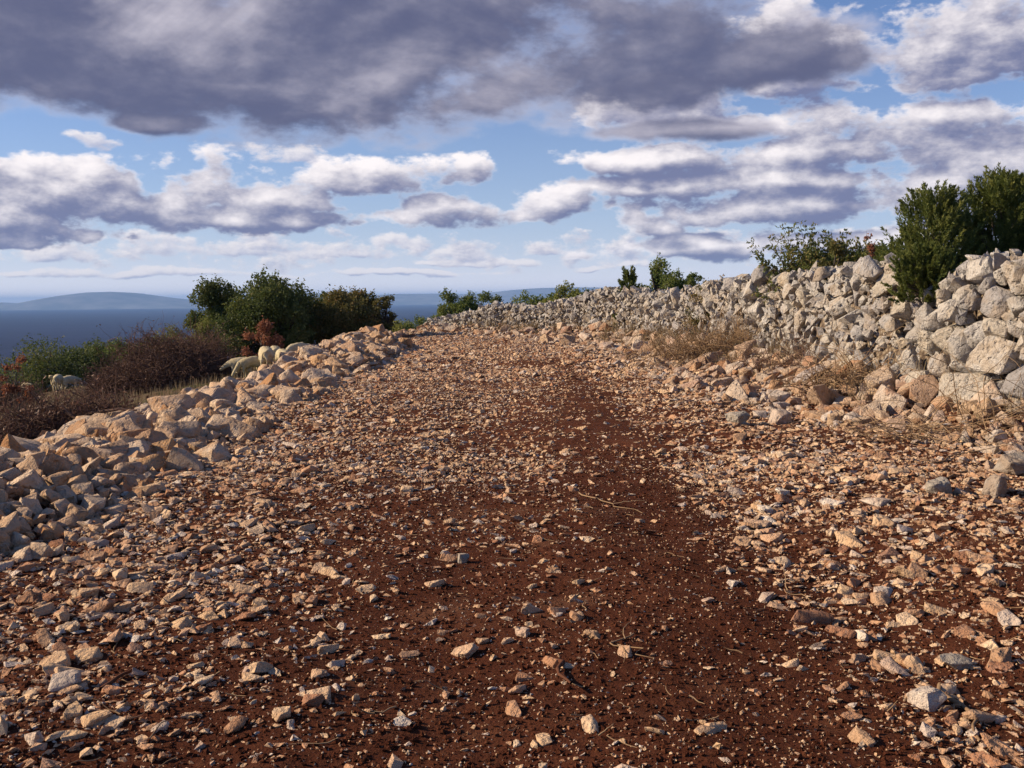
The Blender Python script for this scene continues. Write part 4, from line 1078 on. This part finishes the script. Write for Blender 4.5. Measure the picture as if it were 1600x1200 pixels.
# ------------------------------------------------------------------ sheep
def sheep_mesh(pose):
    """one continuous body grown along a skeleton; pose: grazing, low or standing"""
    J, E, Rr = [], [], []
    def add(p, r, par=None):
        J.append(p); Rr.append(r)
        if par is not None: E.append((par, len(J) - 1))
        return len(J) - 1
    pel = add((-.28, 0, .58), (.185, .19)); b1 = add((-.10, 0, .60), (.215, .215), pel); b2 = add((.12, 0, .60), (.21, .215), b1); ch = add((.30, 0, .60), (.175, .185), b2)
    rump = add((-.43, 0, .58), (.12, .14), pel); tl = add((-.49, 0, .50), (.04, .045), rump); add((-.50, 0, .34), (.025, .025), tl)
    hp_ = {'grazing': [(.44, 0, .52), (.56, .02, .34), (.66, .03, .20), (.74, .03, .09)], 'low': [(.45, 0, .58), (.58, .03, .48), (.70, .05, .40), (.80, .06, .31)],
           'standing': [(.42, 0, .70), (.50, 0, .84), (.60, 0, .87), (.72, 0, .80)]}[pose]
    n0 = add(hp_[0], (.12, .13), ch); n1 = add(hp_[1], (.085, .095), n0); hd = add(hp_[2], (.068, .078), n1); add(hp_[3], (.042, .045), hd)
    for s in (-1, 1):
        e = add((hp_[2][0] - .06, hp_[2][1] + s * .075, hp_[2][2] + .045), (.022, .022), hd); add((hp_[2][0] - .09, hp_[2][1] + s * .15, hp_[2][2] + .02), (.016, .012), e)
        st_ = .05 * s
        a = add((.27 + st_, s * .105, .40), (.07, .065), ch); k_ = add((.28 + st_, s * .10, .24), (.035, .035), a); f = add((.26 + st_, s * .10, .10), (.026, .026), k_); add((.28 + st_, s * .10, .015), (.032, .028), f)
        a = add((-.30 - st_, s * .11, .42), (.085, .075), pel); k_ = add((-.24 - st_, s * .11, .30), (.05, .045), a); f = add((-.36 - st_, s * .11, .17), (.030, .030), k_); f2 = add((-.33 - st_, s * .11, .07), (.026, .026), f); add((-.31 - st_, s * .11, .015), (.032, .028), f2)
    me = bpy.data.meshes.new('sheep_skeleton'); me.from_pydata(J, E, [])
    o = bpy.data.objects.new('sheep_skeleton', me); COL.objects.link(o)
    md = o.modifiers.new('skin', 'SKIN'); md.use_smooth_shade = True
    for i, v in enumerate(me.skin_vertices[0].data):
        v.radius = Rr[i]; v.use_root = (i == 0)
    sb = o.modifiers.new('sub', 'SUBSURF'); sb.levels = 2; sb.render_levels = 2
    dg = bpy.context.evaluated_depsgraph_get()
    res = bpy.data.meshes.new_from_object(o.evaluated_get(dg)); res.name = 'sheep'
    bpy.data.objects.remove(o)
    # locks of fleece
    nv = len(res.vertices); co = np.empty(nv * 3, np.float32); res.vertices.foreach_get('co', co); co = co.reshape(-1, 3)
    no = np.empty(nv * 3, np.float32); res.vertices.foreach_get('normal', no); no = no.reshape(-1, 3)
    amp = .034 * sstep(.32, .48, co[:, 2]) * (1 - sstep(.38, .52, co[:, 0]))
    co = co + no * (amp * (vnoise(co[:, 0] + co[:, 1], co[:, 2] - co[:, 1], .07, 51) * 1.6))[:, None]
    res.vertices.foreach_set('co', co.ravel()); res.materials.clear(); res.materials.append(M_WOOL)
    res.polygons.foreach_set('use_smooth', np.ones(len(res.polygons), bool)); res.update()
    eyes = []
    for s in (-1, 1):
        V, F = ICO[1]; eyes.append((V * .011 + np.array([hp_[2][0] + .045, hp_[2][1] + s * .058, hp_[2][2] + .02]), F))
    ev = np.concatenate([q[0] for q in eyes]); ef = np.concatenate([eyes[0][1], eyes[1][1] + len(eyes[0][0])])
    return res, [mesh_from('eye', v, f, M_EYE, True) for v, f in eyes]
SHEEP = {k: sheep_mesh(k) for k in ('grazing', 'low', 'standing')}
def place_sheep(label, px, py_mid, Y, rz, pose, size=1.0):
    p_ = at(px, py_mid, Y); z_ = float(land(p_.x, Y)) - .01
    o = link('sheep', SHEEP[pose][0], loc=(p_.x, Y, z_)); o.rotation_euler = (0, 0, R(rz)); o.scale = (size,) * 3
    tag(o, label, 'sheep', 'sheep grazing on the pasture')
    for e in SHEEP[pose][1]: link('eye', e, o)
    return o, z_

for lab, px, py, Y, rz, pose, sz_ in [
    ('front sheep of the grazing group, head stretched low towards the dead brush', 378, 553, 26.6, 188, 'low', .72),
    ('sheep with its head down to the left, in front of the foremost sheep', 394, 557, 25.6, 208, 'grazing', .72),
    ('yellowish sheep seen from behind, nearest the stone heap in the grazing group', 416, 560, 25.0, 106, 'grazing', .95),
    ('whitest round backed sheep standing behind the yellowish one', 430, 546, 27.6, 100, 'grazing', .9),
    ('small sheep squeezed between the yellowish sheep and the stone heap', 441, 552, 26.3, 116, 'grazing', .78),
    ('large cream sheep farthest up by the stone heap, head lowered towards the camera side', 468, 547, 27.6, 236, 'low', .85),
    ('upright sheep facing the camera in the far pair on the pasture', 90, 594, 48.0, 265, 'standing', 1.0),
    ('sheep lowest in the far pasture group, in front of the upright one', 92, 607, 45.0, 100, 'grazing', .95),
    ('sheep with arched cream back grazing right of the upright sheep', 109, 599, 47.0, 50, 'grazing', 1.0),
    ('dim sheep alone at the seaward side of the pasture group', 42, 604, 46.0, 140, 'grazing', .9)]:
    place_sheep(lab, px, py, Y, rz, pose, sz_)

# ------------------------------------------------------------------ the air
AIR_TOP = max(v.co.z for o in (island, far_coast) for v in o.data.vertices) + 8.0
hv = np.array([(sx, sy, sz) for sz in (SEA - 3, AIR_TOP) for sy in (-6000, 33000) for sx in (-28500, 28500)], float)
hf = np.array([(0, 2, 3, 1), (4, 5, 7, 6), (0, 1, 5, 4), (2, 6, 7, 3), (0, 4, 6, 2), (1, 3, 7, 5)])
hm = bpy.data.materials.new('sea_air'); hm.use_nodes = True; hm.node_tree.nodes.clear(); n = NT(hm.node_tree)
pv = n.n.new('ShaderNodeVolumePrincipled'); pv.inputs['Color'].default_value = (.30, .54, 1.0, 1); pv.inputs['Density'].default_value = HAZE_D = 7e-5
pv.inputs['Anisotropy'].default_value = 0.0
o_ = n.n.new('ShaderNodeOutputMaterial'); n.l.new(pv.outputs[0], o_.inputs['Volume'])
haze = link('haze', mesh_from('haze', hv, hf, hm), kind='stuff')
